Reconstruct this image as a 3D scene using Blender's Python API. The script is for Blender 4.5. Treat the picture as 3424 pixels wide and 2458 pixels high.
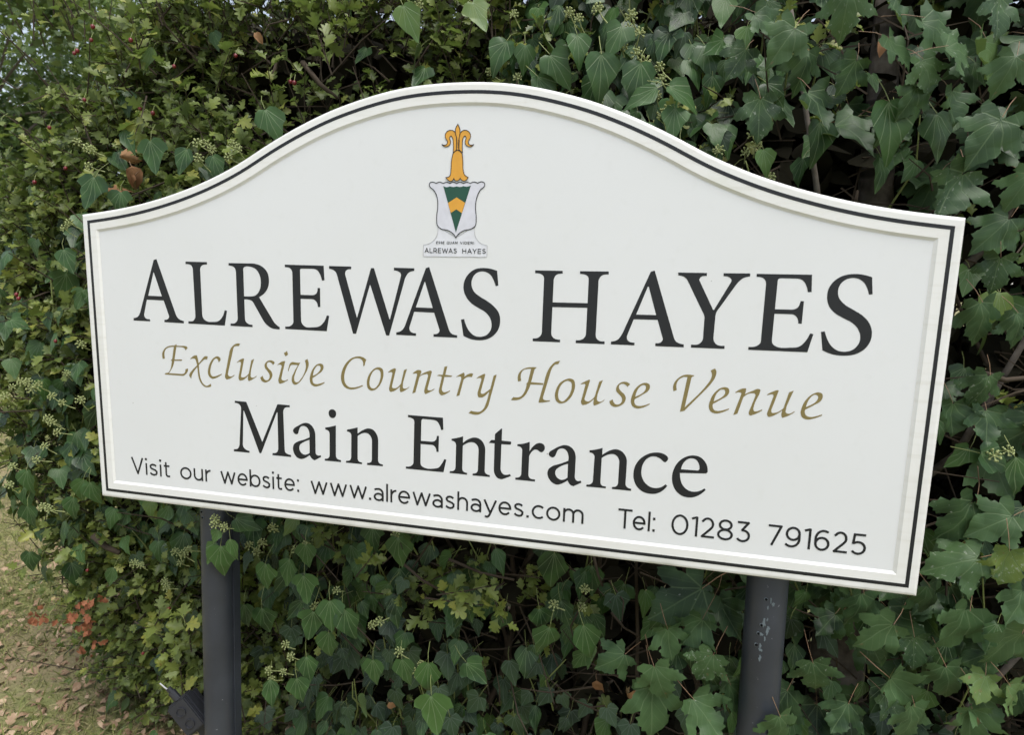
import bpy, bmesh, math, random
import numpy as np
from mathutils import Vector, Matrix
from mathutils.geometry import delaunay_2d_cdt

for o in list(bpy.data.objects):
    bpy.data.objects.remove(o, do_unlink=True)
scene = bpy.context.scene
COL = scene.collection
random.seed(7)
RNG = np.random.default_rng(11)
ZT = 1.70          # height of the two top corners of the board above the ground
R_ = math.radians

# ------------------------------------------------------------------ camera
cam = bpy.data.cameras.new("camera")
cam_o = bpy.data.objects.new("camera", cam)
COL.objects.link(cam_o)
cam.sensor_fit = 'HORIZONTAL'
cam.sensor_width = 36.0
cam.lens = 2000 / 3424 * 36
cam.clip_start = 0.02
cam.clip_end = 2000
RT = Vector((0.97568920, 0.21741373, 0.02760185))
UP = Vector((-0.05730318, 0.13151766, 0.98965623))
BK = Vector((0.21153472, -0.96717856, 0.14077886))
CAMP = Vector((0.38326, -1.16596, ZT - 0.128671))
cam_o.matrix_world = Matrix(((RT.x, UP.x, BK.x, CAMP.x), (RT.y, UP.y, BK.y, CAMP.y), (RT.z, UP.z, BK.z, CAMP.z), (0, 0, 0, 1)))
cam.dof.use_dof = True
cam.dof.focus_distance = 1.35
cam.dof.aperture_fstop = 5.6
scene.camera = cam_o

# ------------------------------------------------------------------ sky and sun
SUN_EL, SUN_AZ = 66.0, 140.0     # azimuth clockwise from +Y
world = bpy.data.worlds.new("World")
scene.world = world
world.use_nodes = True
wn = world.node_tree
wn.nodes.clear()
w_out = wn.nodes.new('ShaderNodeOutputWorld')
w_bg = wn.nodes.new('ShaderNodeBackground')
w_sky = wn.nodes.new('ShaderNodeTexSky')
w_sky.sky_type = 'NISHITA'
w_sky.sun_disc = False
w_sky.sun_elevation = R_(SUN_EL)
w_sky.sun_rotation = R_(SUN_AZ)
w_sky.air_density = 1.0
w_sky.dust_density = 0.8
w_hsv = wn.nodes.new('ShaderNodeHueSaturation')
w_hsv.inputs['Saturation'].default_value = 0.48
w_bg.inputs['Strength'].default_value = 0.07
wn.links.new(w_sky.outputs[0], w_hsv.inputs['Color'])
wn.links.new(w_hsv.outputs[0], w_bg.inputs['Color'])
wn.links.new(w_bg.outputs[0], w_out.inputs['Surface'])

sun = bpy.data.lights.new("sun", 'SUN')
sun.energy = 1.5
sun.angle = R_(40)
sun.color = (1.0, 0.968, 0.915)
sun_o = bpy.data.objects.new("sun", sun)
COL.objects.link(sun_o)
sd = Vector((math.sin(R_(SUN_AZ)) * math.cos(R_(SUN_EL)), math.cos(R_(SUN_AZ)) * math.cos(R_(SUN_EL)), math.sin(R_(SUN_EL))))
sun_o.rotation_euler = sd.to_track_quat('Z', 'Y').to_euler()
sun_o.location = sd * 30

vs = scene.view_settings
vs.view_transform = 'Standard'
vs.look = 'None'
vs.gamma = 1.0
vs.exposure = 1.62
vs.use_curve_mapping = False
scene.render.engine = 'CYCLES'
scene.cycles.use_adaptive_sampling = True
scene.cycles.adaptive_threshold = 0.03
scene.cycles.max_bounces = 4
scene.cycles.diffuse_bounces = 3
scene.cycles.glossy_bounces = 2
scene.cycles.transmission_bounces = 3
scene.cycles.transparent_max_bounces = 2

# ------------------------------------------------------------------ small helpers
def link(o, parent=None):
    COL.objects.link(o)
    if parent is not None:
        o.parent = parent
        o.matrix_parent_inverse = Matrix.Identity(4)
    return o

def tag(o, label=None, cat=None, group=None, kind=None):
    if label: o["label"] = label
    if cat: o["category"] = cat
    if group: o["group"] = group
    if kind: o["kind"] = kind
    return o

def empty(name, loc=(0, 0, 0), label=None, cat=None, group=None):
    o = bpy.data.objects.new(name, None)
    o.empty_display_size = 0.1
    link(o)
    o.location = loc
    return tag(o, label, cat, group)

def place(o, parent, M):
    """put o at world matrix M under parent (chain of unrotated parents)"""
    off = Vector((0, 0, 0))
    p = parent
    while p is not None:
        off += p.location
        p = p.parent
    o.matrix_local = Matrix.Translation(-off) @ M
    return o

def mesh_obj(name, verts, faces, mats, parent=None, smooth=False, fmat=None):
    """verts in world coordinates"""
    me = bpy.data.meshes.new(name)
    off = Vector((0, 0, 0))
    p = parent
    while p is not None:
        off += p.location
        p = p.parent
    me.from_pydata([tuple(Vector(v) - off) for v in verts], [], faces)
    if not isinstance(mats, (list, tuple)): mats = [mats]
    for m in mats: me.materials.append(m)
    if fmat is not None: me.polygons.foreach_set('material_index', fmat)
    if smooth: me.polygons.foreach_set('use_smooth', [True] * len(me.polygons))
    me.update()
    return link(bpy.data.objects.new(name, me), parent)

def tube(pts, radii, n=6, cap=True):
    pts = [Vector(p) for p in pts]
    V, F = [], []
    ref = Vector((0.31, 0.52, 0.79))
    for i, p in enumerate(pts):
        t = (pts[min(i + 1, len(pts) - 1)] - pts[max(i - 1, 0)]).normalized()
        a = t.cross(ref)
        if a.length < 1e-3: a = t.cross(Vector((1, 0, 0)))
        a.normalize()
        b = t.cross(a)
        r = radii[i] if hasattr(radii, '__len__') else radii
        for k in range(n):
            an = 2 * math.pi * k / n
            V.append(p + (a * math.cos(an) + b * math.sin(an)) * r)
    for i in range(len(pts) - 1):
        for k in range(n):
            F.append((i * n + k, i * n + (k + 1) % n, (i + 1) * n + (k + 1) % n, (i + 1) * n + k))
    if cap:
        F.append(tuple(range(n - 1, -1, -1)))
        F.append(tuple(range((len(pts) - 1) * n, len(pts) * n)))
    return V, F

def merge(parts):
    V, F = [], []
    for v, f in parts:
        o = len(V)
        V += list(v)
        F += [tuple(i + o for i in q) for q in f]
    return V, F

# ------------------------------------------------------------------ node helpers
class NT:
    def __init__(self, name):
        self.m = bpy.data.materials.new(name)
        self.m.use_nodes = True
        self.t = self.m.node_tree
        self.t.nodes.clear()
        self.out = self.t.nodes.new('ShaderNodeOutputMaterial')
    def n(self, typ, **kw):
        nd = self.t.nodes.new(typ)
        for k, v in kw.items(): setattr(nd, k, v)
        return nd
    def l(self, a, b): self.t.links.new(a, b)
    def put(self, sock, v):
        if isinstance(v, bpy.types.NodeSocket): self.l(v, sock)
        else: sock.default_value = v
    def math(self, op, a, b=None, c=None, clamp=False):
        nd = self.n('ShaderNodeMath', operation=op, use_clamp=clamp)
        self.put(nd.inputs[0], a)
        if b is not None: self.put(nd.inputs[1], b)
        if c is not None: self.put(nd.inputs[2], c)
        return nd.outputs[0]
    def mix(self, fac, a, b, blend='MIX'):
        nd = self.n('ShaderNodeMix', data_type='RGBA', blend_type=blend)
        self.put(nd.inputs[0], fac)
        self.put(nd.inputs[6], a if isinstance(a, bpy.types.NodeSocket) else (*a, 1))
        self.put(nd.inputs[7], b if isinstance(b, bpy.types.NodeSocket) else (*b, 1))
        return nd.outputs[2]
    def ramp(self, fac, stops, interp='LINEAR'):
        nd = self.n('ShaderNodeValToRGB')
        nd.color_ramp.interpolation = interp
        e = nd.color_ramp.elements
        while len(e) < len(stops): e.new(0.5)
        for i, (p, c) in enumerate(stops):
            e[i].position = p
            e[i].color = (*c, 1) if len(c) == 3 else c
        self.put(nd.inputs[0], fac)
        return nd.outputs[0]
    def maprange(self, v, a, b, c=0.0, d=1.0):
        nd = self.n('ShaderNodeMapRange', interpolation_type='SMOOTHSTEP')
        self.put(nd.inputs[0], v)
        for i, x in enumerate((a, b, c, d)): nd.inputs[i + 1].default_value = x
        return nd.outputs[0]
    def noise(self, vec, scale, detail=3, rough=0.5, dim='3D', w=None):
        nd = self.n('ShaderNodeTexNoise', noise_dimensions=dim)
        if vec is not None: self.l(vec, nd.inputs['Vector'])
        nd.inputs['Scale'].default_value = scale
        nd.inputs['Detail'].default_value = detail
        nd.inputs['Roughness'].default_value = rough
        if w is not None: self.put(nd.inputs['W'], w)
        return nd.outputs[0]
    def obj(self): return self.n('ShaderNodeTexCoord').outputs['Object']
    def pos(self): return self.n('ShaderNodeNewGeometry').outputs['Position']
    def principled(self, col, rough=0.5, spec=0.5, metal=0.0, bump=None, bstr=0.2, bdist=0.001):
        b = self.n('ShaderNodeBsdfPrincipled')
        self.put(b.inputs['Base Color'], col if isinstance(col, bpy.types.NodeSocket) else (*col, 1))
        self.put(b.inputs['Roughness'], rough)
        self.put(b.inputs['Specular IOR Level'], spec)
        self.put(b.inputs['Metallic'], metal)
        if bump is not None:
            bn = self.n('ShaderNodeBump')
            bn.inputs['Strength'].default_value = bstr
            bn.inputs['Distance'].default_value = bdist
            self.l(bump, bn.inputs['Height'])
            self.l(bn.outputs[0], b.inputs['Normal'])
        return b
    def done(self, sh):
        self.l(sh.outputs[0], self.out.inputs['Surface'])
        return self.m

def plain(name, col, rough=0.5, spec=0.5, metal=0.0):
    t = NT(name)
    n = t.noise(t.obj(), 60, 3)
    c = t.mix(t.maprange(n, 0.3, 0.7), tuple(x * 0.96 for x in col), tuple(min(1, x * 1.04) for x in col))
    return t.done(t.principled(c, rough, spec, metal))

# leaf material: colour varies leaf by leaf, pale veins drawn from the leaf's own coordinates
def leaf_mat(name, stops, vein, angles, vw=0.012, vstr=0.6, rough=0.42, spec=0.5, transl=0.25, spots=0.0, edge=None, side=0.0, tcol=(0.16, 0.26, 0.03)):
    t = NT(name)
    at = t.n('ShaderNodeAttribute', attribute_type='GEOMETRY', attribute_name='rnd')
    oi = t.n('ShaderNodeObjectInfo')
    pick_r = t.n('ShaderNodeSeparateColor')
    t.l(oi.outputs['Color'], pick_r.inputs[0])
    rnd = t.math('FRACT', t.math('ADD', at.outputs['Fac'], pick_r.outputs[0]))
    uv = t.n('ShaderNodeUVMap').outputs[0]
    sp = t.n('ShaderNodeSeparateXYZ')
    t.l(uv, sp.inputs[0])
    x = t.math('ABSOLUTE', t.math('SUBTRACT', sp.outputs[0], 0.5))
    y = t.math('SUBTRACT', sp.outputs[1], 0.25)
    col = t.ramp(rnd, stops)
    n1 = t.noise(uv, 3.0, 1, dim='4D', w=t.math('MULTIPLY', rnd, 37.0))
    col = t.mix(t.maprange(n1, 0.3, 0.75, 0.0, 0.55), col, tuple(c * 1.35 for c in stops[len(stops) // 2][1]))
    m = None
    for a in angles:
        d = t.math('ABSOLUTE', t.math('SUBTRACT', t.math('MULTIPLY', x, math.cos(R_(a))), t.math('MULTIPLY', y, math.sin(R_(a)))))
        k = t.maprange(d, vw * 0.35, vw * (1.0 if a else 1.35), 1.0, 0.0)
        m = k if m is None else t.math('MAXIMUM', m, k)
    if side > 0:
        s = t.math('FRACT', t.math('MULTIPLY', t.math('SUBTRACT', y, t.math('MULTIPLY', x, 0.9)), 6.5))
        s = t.math('ABSOLUTE', t.math('SUBTRACT', s, 0.5))
        m = t.math('MAXIMUM', m, t.math('MULTIPLY', t.maprange(s, 0.03, 0.09, 1.0, 0.0), side))
    col = t.mix(t.math('MULTIPLY', m, vstr), col, vein)
    if edge is not None:
        n2 = t.noise(uv, 5.0, 2, dim='4D', w=t.math('MULTIPLY', rnd, 91.0))
        r2 = t.math('SUBTRACT', t.maprange(rnd, 0.4, 0.9, -0.08, 0.07), 0.0)
        col = t.mix(t.maprange(t.math('ADD', n2, r2), 0.68, 0.78, 0.0, 0.8), col, edge)
    if spots > 0:
        n3 = t.noise(uv, 14.0, 2, dim='4D', w=t.math('MULTIPLY', rnd, 53.0))
        r3 = t.maprange(t.math('FRACT', t.math('MULTIPLY', rnd, 7.3)), 0.35, 1.0, -0.1, 0.09)
        col = t.mix(t.maprange(t.math('ADD', n3, r3), 0.68, 0.78, 0.0, spots), col, (0.34, 0.38, 0.30))
    geo = t.n('ShaderNodeNewGeometry')
    col = t.mix(t.math('MULTIPLY', geo.outputs['Backfacing'], 0.45), col, (0.14, 0.18, 0.09))
    bump = t.math('MULTIPLY', m, -0.8)
    b = t.principled(col, rough, spec, bump=bump, bstr=0.35, bdist=0.0015)
    tr = t.n('ShaderNodeBsdfTranslucent')
    t.put(tr.inputs[0], t.mix(0.6, col, tcol))
    ms = t.n('ShaderNodeMixShader')
    ms.inputs[0].default_value = transl
    t.l(b.outputs[0], ms.inputs[1])
    t.l(tr.outputs[0], ms.inputs[2])
    return t.done(ms)

# outlines of the lettering and the crest, in tenths of a millimetre on the board
GLYPHS = """
heading|A|1880,1003 1954,984 2389,2214t 2459,2314~ 2596,2361 2595,2414 2076,2409 2082,2357 2191,2319~ 2210,2280~ 2200,2232t 2089,1913 1634,1910 1537,2241t 1551,2317~ 1689,2358 1688,2407 1236,2404 1241,2347 1355,2314~ 1424,2223~ 1463,2122t|1855,1282 1865,1282 2046,1819 1677,1817
heading|L|2719,1023 3272,1024 3269,1078 3139,1102~ 3097,1150~ 3089,1245t 3089,2171t 3115,2282~ 3205,2343~ 3353,2350~ 3502,2326~ 3611,2225~ 3675,2076 3733,2088 3663,2421 2718,2414 2722,2361 2862,2336~ 2900,2275~ 2910,2188t 2900,1196t 2873,1118~ 2717,1079
heading|R|3822,1033 4324,1031t 4492,1038~ 4658,1097~ 4773,1215~ 4809,1393~ 4780,1541~ 4698,1660~ 4552,1758 4836,2192t 4952,2343~ 5040,2395 5036,2446 4829,2423~ 4711,2348~ 4606,2212t 4426,1914t 4365,1841~ 4281,1819~ 4181,1820 4182,2213t 4200,2309~ 4260,2356~ 4366,2373 4367,2424 3810,2421 3815,2366 3946,2342~ 3989,2285~ 3999,2198t 3997,1233t 3967,1133~ 3819,1089|4180,1753 4183,1208t 4193,1128~ 4236,1103~ 4345,1101~ 4488,1148~ 4585,1283~ 4607,1440~ 4574,1600~ 4479,1714~ 4344,1748t
heading|E|5206,1039 6124,1043 6139,1348 6081,1359 6035,1222~ 5968,1138~ 5830,1113t 5611,1116t 5573,1129~ 5565,1176t 5565,1675 5841,1674t 5940,1637~ 5974,1517 6031,1518 6030,1922 5975,1924 5942,1814~ 5874,1765~ 5793,1759t 5565,1761 5564,2169t 5582,2290~ 5651,2356~ 5826,2366~ 6013,2330~ 6107,2242~ 6181,2095 6236,2104 6171,2435 5176,2430 5178,2376 5321,2348~ 5370,2293~ 5379,2208t 5381,1222t 5348,1129~ 5204,1093
heading|W|6251,1045 6761,1048 6760,1102 6650,1128~ 6622,1173~ 6632,1257t 6878,2113 6888,2112 7210,1069 7276,1069 7622,2121 7633,2121 7872,1236t 7869,1163~ 7822,1126~ 7721,1106 7724,1050 8169,1052 8169,1106 8053,1140~ 7985,1224~ 7938,1362t 7614,2462 7546,2463 7194,1421 7181,1422 6859,2459 6789,2460 6450,1292t 6396,1163~ 6331,1120~ 6250,1105
heading|A|8420,1043 8492,1021 8921,2259t 8983,2357~ 9108,2388 9109,2439 8596,2442 8599,2387 8705,2356~ 8727,2310~ 8717,2263t 8606,1945 8171,1943 8078,2232t 8067,2313~ 8096,2360~ 8212,2387 8213,2440 7773,2441 7775,2387 7890,2347~ 7953,2269~ 7998,2160t|8394,1322 8405,1322 8575,1851 8207,1850
heading|S|9919,1064 9951,1355 9897,1369 9855,1258~ 9783,1148~ 9676,1090~ 9591,1085~ 9474,1135~ 9406,1239~ 9394,1357~ 9449,1489~ 9580,1588~ 9731,1671~ 9872,1774~ 9971,1893~ 10007,2057~ 9979,2213~ 9876,2358~ 9727,2444~ 9576,2469~ 9402,2454~ 9242,2395 9185,2064 9250,2049 9287,2160~ 9366,2292~ 9471,2377~ 9597,2397~ 9725,2355~ 9809,2257~ 9830,2137~ 9793,2004~ 9694,1894~ 9541,1811~ 9388,1718~ 9278,1587~ 9226,1424~ 9245,1279~ 9324,1144~ 9461,1044~ 9653,1014~ 9791,1028~
heading|H|10686,1037 11230,1035 11231,1088 11101,1122~ 11064,1190~ 11060,1272t 11055,1650 11738,1643 11739,1213t 11722,1133~ 11680,1103~ 11568,1088 11567,1032 12116,1027 12116,1082 11976,1116~ 11934,1188~ 11930,1279t 11924,2234t 11936,2306~ 11985,2356~ 12102,2369 12102,2423 11541,2430 11541,2374 11674,2345~ 11723,2285~ 11735,2201t 11737,1733 11054,1742 11051,2232t 11067,2315~ 11117,2361~ 11231,2376 11232,2429 10682,2434 10682,2378 10796,2355~ 10848,2299~ 10862,2208t 10868,1216t 10855,1144~ 10806,1109~ 10688,1094
heading|A|12897,1012 12968,990 13375,2178t 13443,2310~ 13584,2356 13584,2411 13062,2415 13062,2359 13170,2327~ 13192,2285~ 13175,2212t 13077,1913 12632,1919 12535,2204t 12524,2298~ 12554,2341~ 12672,2366 12672,2418 12224,2422 12224,2369 12345,2326~ 12414,2235~ 12458,2133t|12860,1292 12876,1292 13044,1823 12672,1827
heading|Y|13397,1016 13909,1012 13909,1067 13804,1091~ 13782,1133~ 13806,1192t 14064,1686 14081,1686 14334,1184t 14346,1125~ 14304,1082~ 14203,1064 14202,1009 14662,1004 14663,1058 14551,1090~ 14478,1156~ 14422,1234t 14134,1711t 14115,1790~ 14114,1874t 14108,2175t 14123,2271~ 14167,2324~ 14316,2346 14318,2403 13717,2409 13716,2352 13866,2326~ 13914,2263~ 13922,2159t 13923,1845t 13910,1786~ 13870,1709t 13579,1168t 13516,1099~ 13401,1069
heading|E|14772,1007 15700,1001 15721,1307 15659,1314 15619,1189~ 15557,1107~ 15446,1076t 15197,1076t 15151,1091~ 15139,1144t 15135,1635 15415,1633t 15511,1595~ 15552,1474 15609,1475 15608,1880 15549,1880 15522,1776~ 15463,1725~ 15372,1716t 15134,1718 15130,2160t 15149,2268~ 15222,2317~ 15445,2323~ 15603,2295~ 15694,2198~ 15763,2048 15818,2058 15748,2392 14735,2400 14736,2345 14875,2320~ 14932,2268~ 14942,2169t 14946,1229t 14933,1134~ 14887,1082~ 14774,1063
heading|S|16673,1021 16711,1316 16654,1325 16614,1213~ 16542,1107~ 16451,1052~ 16355,1042~ 16253,1078~ 16171,1174~ 16153,1299~ 16178,1393~ 16276,1505~ 16439,1603~ 16591,1697~ 16709,1823~ 16767,1978~ 16760,2136~ 16688,2277~ 16554,2380~ 16364,2422~ 16178,2411~ 15995,2345 15941,2013 16002,2000 16048,2122~ 16139,2263~ 16249,2337~ 16367,2350~ 16489,2309~ 16574,2198~ 16589,2071~ 16539,1936~ 16432,1829~ 16270,1746~ 16136,1667~ 16028,1545~ 15983,1378~ 15998,1231~ 16073,1103~ 16199,1012~ 16386,971~ 16529,981~
entrance|M|3844,4126 4135,4131 4144,4140 4513,5028 4522,5027 4927,4134 4937,4129 5236,4130 5235,4178 5117,4199~ 5079,4252~ 5071,4343t 5081,5145t 5098,5225~ 5153,5261~ 5239,5274 5240,5320 4768,5322 4773,5273 4886,5239~ 4916,5180~ 4922,5097t 4926,4314 4909,4315 4481,5301 4439,5305 4075,4344 4058,4340 4015,5062t 4027,5197~ 4082,5249~ 4179,5275 4178,5318 3769,5319 3772,5271 3887,5235~ 3918,5175~ 3932,5059t 3997,4342t 3991,4240~ 3953,4197~ 3842,4176
entrance|a|5315,4673~ 5441,4578~ 5539,4524~ 5626,4501~ 5722,4521~ 5805,4599~ 5846,4699~ 5854,4817t 5851,5137t 5873,5210~ 5915,5226~ 5972,5212 5987,5249 5824,5345 5758,5310~ 5704,5235 5553,5329~ 5498,5344~ 5401,5323~ 5322,5234~ 5292,5116~ 5322,5013~ 5410,4950~ 5585,4885~ 5712,4823 5711,4750~ 5687,4653~ 5624,4588~ 5549,4578~ 5489,4609~ 5449,4692~ 5420,4767~ 5382,4782~ 5329,4757~ 5303,4704~|5706,4882 5705,5185 5631,5225~ 5566,5235~ 5491,5194~ 5450,5102~ 5468,5020~ 5540,4961~
entrance|i|6099,4570 6229,4540~ 6356,4500 6346,5162t 6366,5244~ 6468,5282 6468,5324 6073,5326 6074,5284 6170,5252~ 6194,5195t 6202,4729t 6185,4651~ 6099,4611|+6273,4146~ 6345,4174~ 6367,4246~ 6338,4316~ 6280,4343~ 6217,4316~ 6187,4245~ 6209,4175~
entrance|n|6622,4574 6750,4542~ 6874,4503 6873,4644 7007,4550~ 7110,4508~ 7232,4527~ 7323,4626~ 7356,4778t 7351,5187t 7371,5254~ 7463,5286 7462,5324 7092,5328 7094,5285 7187,5252~ 7206,5181t 7210,4800t 7185,4686~ 7119,4623~ 7037,4613~ 6955,4642~ 6874,4697 6868,5203t 6893,5264~ 6973,5285 6973,5323 6589,5325 6593,5283 6690,5254~ 6715,5187t 6724,4715t 6708,4648~ 6622,4613
entrance|E|8040,4138 8823,4140 8835,4395 8785,4409 8749,4302~ 8690,4226~ 8592,4202t 8395,4198t 8353,4214~ 8343,4258t 8337,4679 8567,4678t 8660,4644~ 8693,4542 8738,4541 8734,4889 8687,4889 8661,4793~ 8617,4755~ 8547,4748t 8332,4749 8329,5138t 8347,5224~ 8423,5267~ 8622,5266~ 8740,5230~ 8808,5141~ 8863,5037 8909,5043 8848,5325 7996,5326 7998,5280 8121,5250~ 8162,5202~ 8171,5123t 8185,4299t 8167,4224~ 8117,4199~ 8039,4184
entrance|n|9018,4577 9151,4545~ 9271,4504 9270,4644 9411,4542~ 9525,4507~ 9640,4536~ 9727,4637~ 9757,4776t 9752,5186t 9769,5251~ 9866,5289 9865,5327 9491,5329 9494,5289 9578,5260~ 9606,5190t 9612,4789t 9586,4678~ 9518,4622~ 9441,4615~ 9355,4646~ 9268,4706 9263,5194t 9284,5260~ 9371,5290 9371,5326 8987,5327 8990,5286 9089,5255~ 9114,5189t 9120,4719t 9099,4649~ 9018,4613
entrance|t|9957,4394 10082,4274 10104,4270 10102,4524 10296,4528 10304,4553~ 10289,4596 10098,4601 10092,5108t 10113,5196~ 10166,5245~ 10227,5245~ 10300,5223 10315,5262 10183,5327~ 10117,5351~ 10022,5324~ 9963,5235~ 9949,5151t 9951,4598 9829,4594 9880,4529 9953,4525
entrance|r|10434,4574 10561,4548~ 10691,4501 10692,4698 10764,4587~ 10835,4526~ 10907,4506~ 10976,4532~ 11007,4594~ 10985,4665~ 10932,4698~ 10900,4687~ 10858,4658~ 10803,4653~ 10731,4716~ 10688,4799 10684,5192t 10703,5256~ 10824,5285 10827,5329 10412,5330 10413,5285 10508,5255~ 10534,5188t 10539,4691t 10517,4637~ 10435,4612
entrance|a|11094,4696~ 11194,4608~ 11304,4541~ 11414,4505~ 11509,4523~ 11597,4598~ 11636,4700~ 11642,4779t 11639,5132t 11657,5201~ 11693,5229~ 11760,5215 11779,5255 11620,5347 11559,5327~ 11495,5240 11361,5325~ 11301,5347~ 11204,5327~ 11114,5238~ 11077,5134~ 11098,5038~ 11173,4969~ 11327,4905~ 11493,4826 11496,4739~ 11467,4645~ 11409,4589~ 11340,4582~ 11281,4613~ 11245,4687~ 11213,4761~ 11175,4784~ 11118,4765~ 11089,4723~|11491,4888 11491,5178 11426,5224~ 11366,5238~ 11291,5207~ 11238,5118~ 11250,5041~ 11312,4978~
entrance|n|11910,4570 12034,4542~ 12166,4497 12166,4641 12318,4534~ 12424,4501~ 12532,4528~ 12620,4619~ 12655,4745t 12652,5188t 12674,5247~ 12768,5283 12767,5325 12388,5325 12389,5285 12479,5254~ 12505,5186t 12508,4767t 12482,4675~ 12430,4619~ 12355,4606~ 12273,4629~ 12159,4704 12156,5195t 12178,5263~ 12269,5286 12268,5324 11879,5328 11881,5287 11975,5258~ 12006,5184t 12015,4692t 11993,4641~ 11910,4610
entrance|c|13437,4593~ 13423,4643~ 13379,4679~ 13347,4662~ 13283,4611~ 13212,4585~ 13135,4584~ 13045,4633~ 12974,4738~ 12945,4881~ 12962,5019~ 13027,5129~ 13133,5205~ 13242,5218~ 13341,5188~ 13424,5121 13453,5157 13354,5273~ 13257,5329~ 13149,5346~ 13015,5325~ 12885,5235~ 12815,5109~ 12794,4986~ 12811,4828~ 12885,4681~ 13003,4571~ 13116,4516~ 13230,4496~ 13346,4512~ 13417,4558~
entrance|e|14184,4752~ 14184,4801~ 14149,4831t 13678,4866 13686,4955~ 13725,5074~ 13807,5172~ 13908,5215~ 13999,5212~ 14087,5179~ 14151,5128 14177,5162 14070,5267~ 13976,5322~ 13894,5343~ 13772,5332~ 13637,5247~ 13559,5116~ 13534,4987~ 13555,4805~ 13636,4643~ 13757,4539~ 13890,4494~ 14018,4511~ 14120,4590~ 14172,4689~|13691,4790 13715,4692~ 13769,4606~ 13864,4555~ 13955,4573~ 14013,4648~ 14031,4719~ 14025,4772~ 14000,4785t
script|E|2304,2936 2371,2905 2369,2938 2296,3252 2276,3341~ 2233,3442~ 2177,3525~ 2124,3594 2213,3592 2458,3592t 2538,3572~ 2569,3531~ 2574,3477 2645,3453 2642,3497~ 2601,3569~ 2506,3633 2008,3630 2028,3601~ 2098,3584~ 2160,3516~ 2201,3405~ 2214,3345t|+2298,2938 2235,2943~ 2120,2972~ 2024,3045~ 1971,3141~ 1977,3266 2037,3251 2028,3158~ 2057,3058~ 2129,3000~ 2222,2974~ 2296,2968 2370,2966 2494,2965~ 2561,2974~ 2607,3032 2659,2979 2642,2945~ 2597,2935~ 2485,2936~ 2372,2937|+2188,3297 2221,3266 2500,3252 2499,3265~ 2476,3284
script|x|2724,3233 2727,3218 2866,3135~ 2894,3136~ 2914,3189~ 2935,3304~ 2947,3509~ 2977,3683~ 3044,3792~ 3120,3828~ 3183,3803~ 3237,3768 3242,3833 3163,3858~ 3074,3852~ 2967,3762~ 2918,3638~ 2897,3404~ 2875,3278~ 2845,3219~ 2806,3211~|+3183,3145 3168,3216 3101,3217~ 3026,3270~ 2932,3363~ 2801,3508~ 2752,3579~ 2718,3685 2668,3619 2691,3563~ 2769,3475~ 2893,3365~ 3029,3221~ 3122,3141~
script|c|3518,3209 3463,3268 3454,3217~ 3418,3179~ 3373,3191~ 3297,3284~ 3246,3423~ 3238,3530~ 3276,3591~ 3332,3595~ 3421,3568~ 3536,3522 3532,3542 3374,3629~ 3285,3651~ 3214,3620~ 3173,3544~ 3185,3426~ 3260,3257~ 3353,3160~ 3448,3129~ 3506,3161~
script|l|4037,2812 4000,2868 3921,2872~ 3877,2893~ 3844,2976t 3697,3493t 3702,3551~ 3739,3570~ 3859,3525 3858,3546 3692,3639~ 3659,3646~ 3622,3614~ 3626,3526t 3759,2999t 3800,2921~ 3879,2845~ 3967,2808~
script|u|3938,3249 3943,3229 4076,3150~ 4117,3143~ 4121,3162t 4034,3512t 4038,3565~ 4075,3572~ 4230,3476 4306,3171 4379,3137 4329,3265~ 4278,3488~ 4281,3550~ 4318,3564~ 4429,3510 4420,3537 4250,3638~ 4223,3648~ 4211,3626~ 4220,3515 4023,3648~ 3996,3650~ 3966,3603~ 3971,3545t 4039,3262t 4025,3222~ 3992,3224~
script|s|4895,3188 4849,3247 4818,3209~ 4756,3184~ 4702,3215~ 4695,3273~ 4740,3336~ 4802,3395~ 4826,3455~ 4797,3552~ 4720,3623~ 4634,3653~ 4556,3624~ 4519,3550 4581,3505 4600,3559~ 4647,3599~ 4700,3596~ 4749,3545~ 4752,3469~ 4707,3395~ 4646,3323~ 4637,3262~ 4682,3188~ 4768,3146~ 4841,3151~
script|i|4959,3246 4965,3229 5129,3144~ 5153,3145t 5054,3498t 5059,3564~ 5100,3582~ 5206,3543 5200,3569 5046,3648~ 5004,3658~ 4974,3617~ 4976,3550t 5063,3270t 5043,3232~|+5126,2968 5203,2916 5227,2991 5166,3037
script|v|5214,3351 5232,3362 5260,3278~ 5303,3219~ 5370,3212~ 5463,3215 5366,3375~ 5306,3511~ 5308,3596~ 5349,3650~ 5390,3657~ 5484,3599~ 5612,3435~ 5698,3281~ 5726,3158~ 5697,3066 5635,3102 5658,3208~ 5619,3369~ 5528,3516~ 5443,3596~ 5386,3591~ 5362,3526~ 5397,3392~ 5526,3150 5495,3160~ 5413,3159~ 5310,3158~ 5268,3193~ 5239,3270~
script|e|6104,3550 6097,3574 5945,3649~ 5853,3662~ 5772,3613~ 5745,3521~ 5767,3398~ 5841,3254~ 5934,3169~ 6011,3149~ 6071,3175~ 6083,3226~ 6048,3307~ 5950,3387~ 5814,3479 5810,3526~ 5839,3595~ 5905,3609~ 5997,3589~|5822,3432 5845,3328~ 5892,3241~ 5954,3194~ 6004,3212~ 6008,3267~ 5961,3340~
script|C|7089,3006 7062,3076~ 7037,3141~ 7015,3145 7020,3078~ 6980,3008~ 6892,2982~ 6784,3009~ 6674,3116~ 6598,3267~ 6571,3426~ 6599,3553~ 6678,3622~ 6777,3627~ 6886,3604~ 7000,3558 7006,3581 6826,3657~ 6707,3673~ 6588,3638~ 6510,3531~ 6494,3412~ 6523,3272~ 6605,3120~ 6735,2998~ 6883,2945~ 7000,2952~
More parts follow.
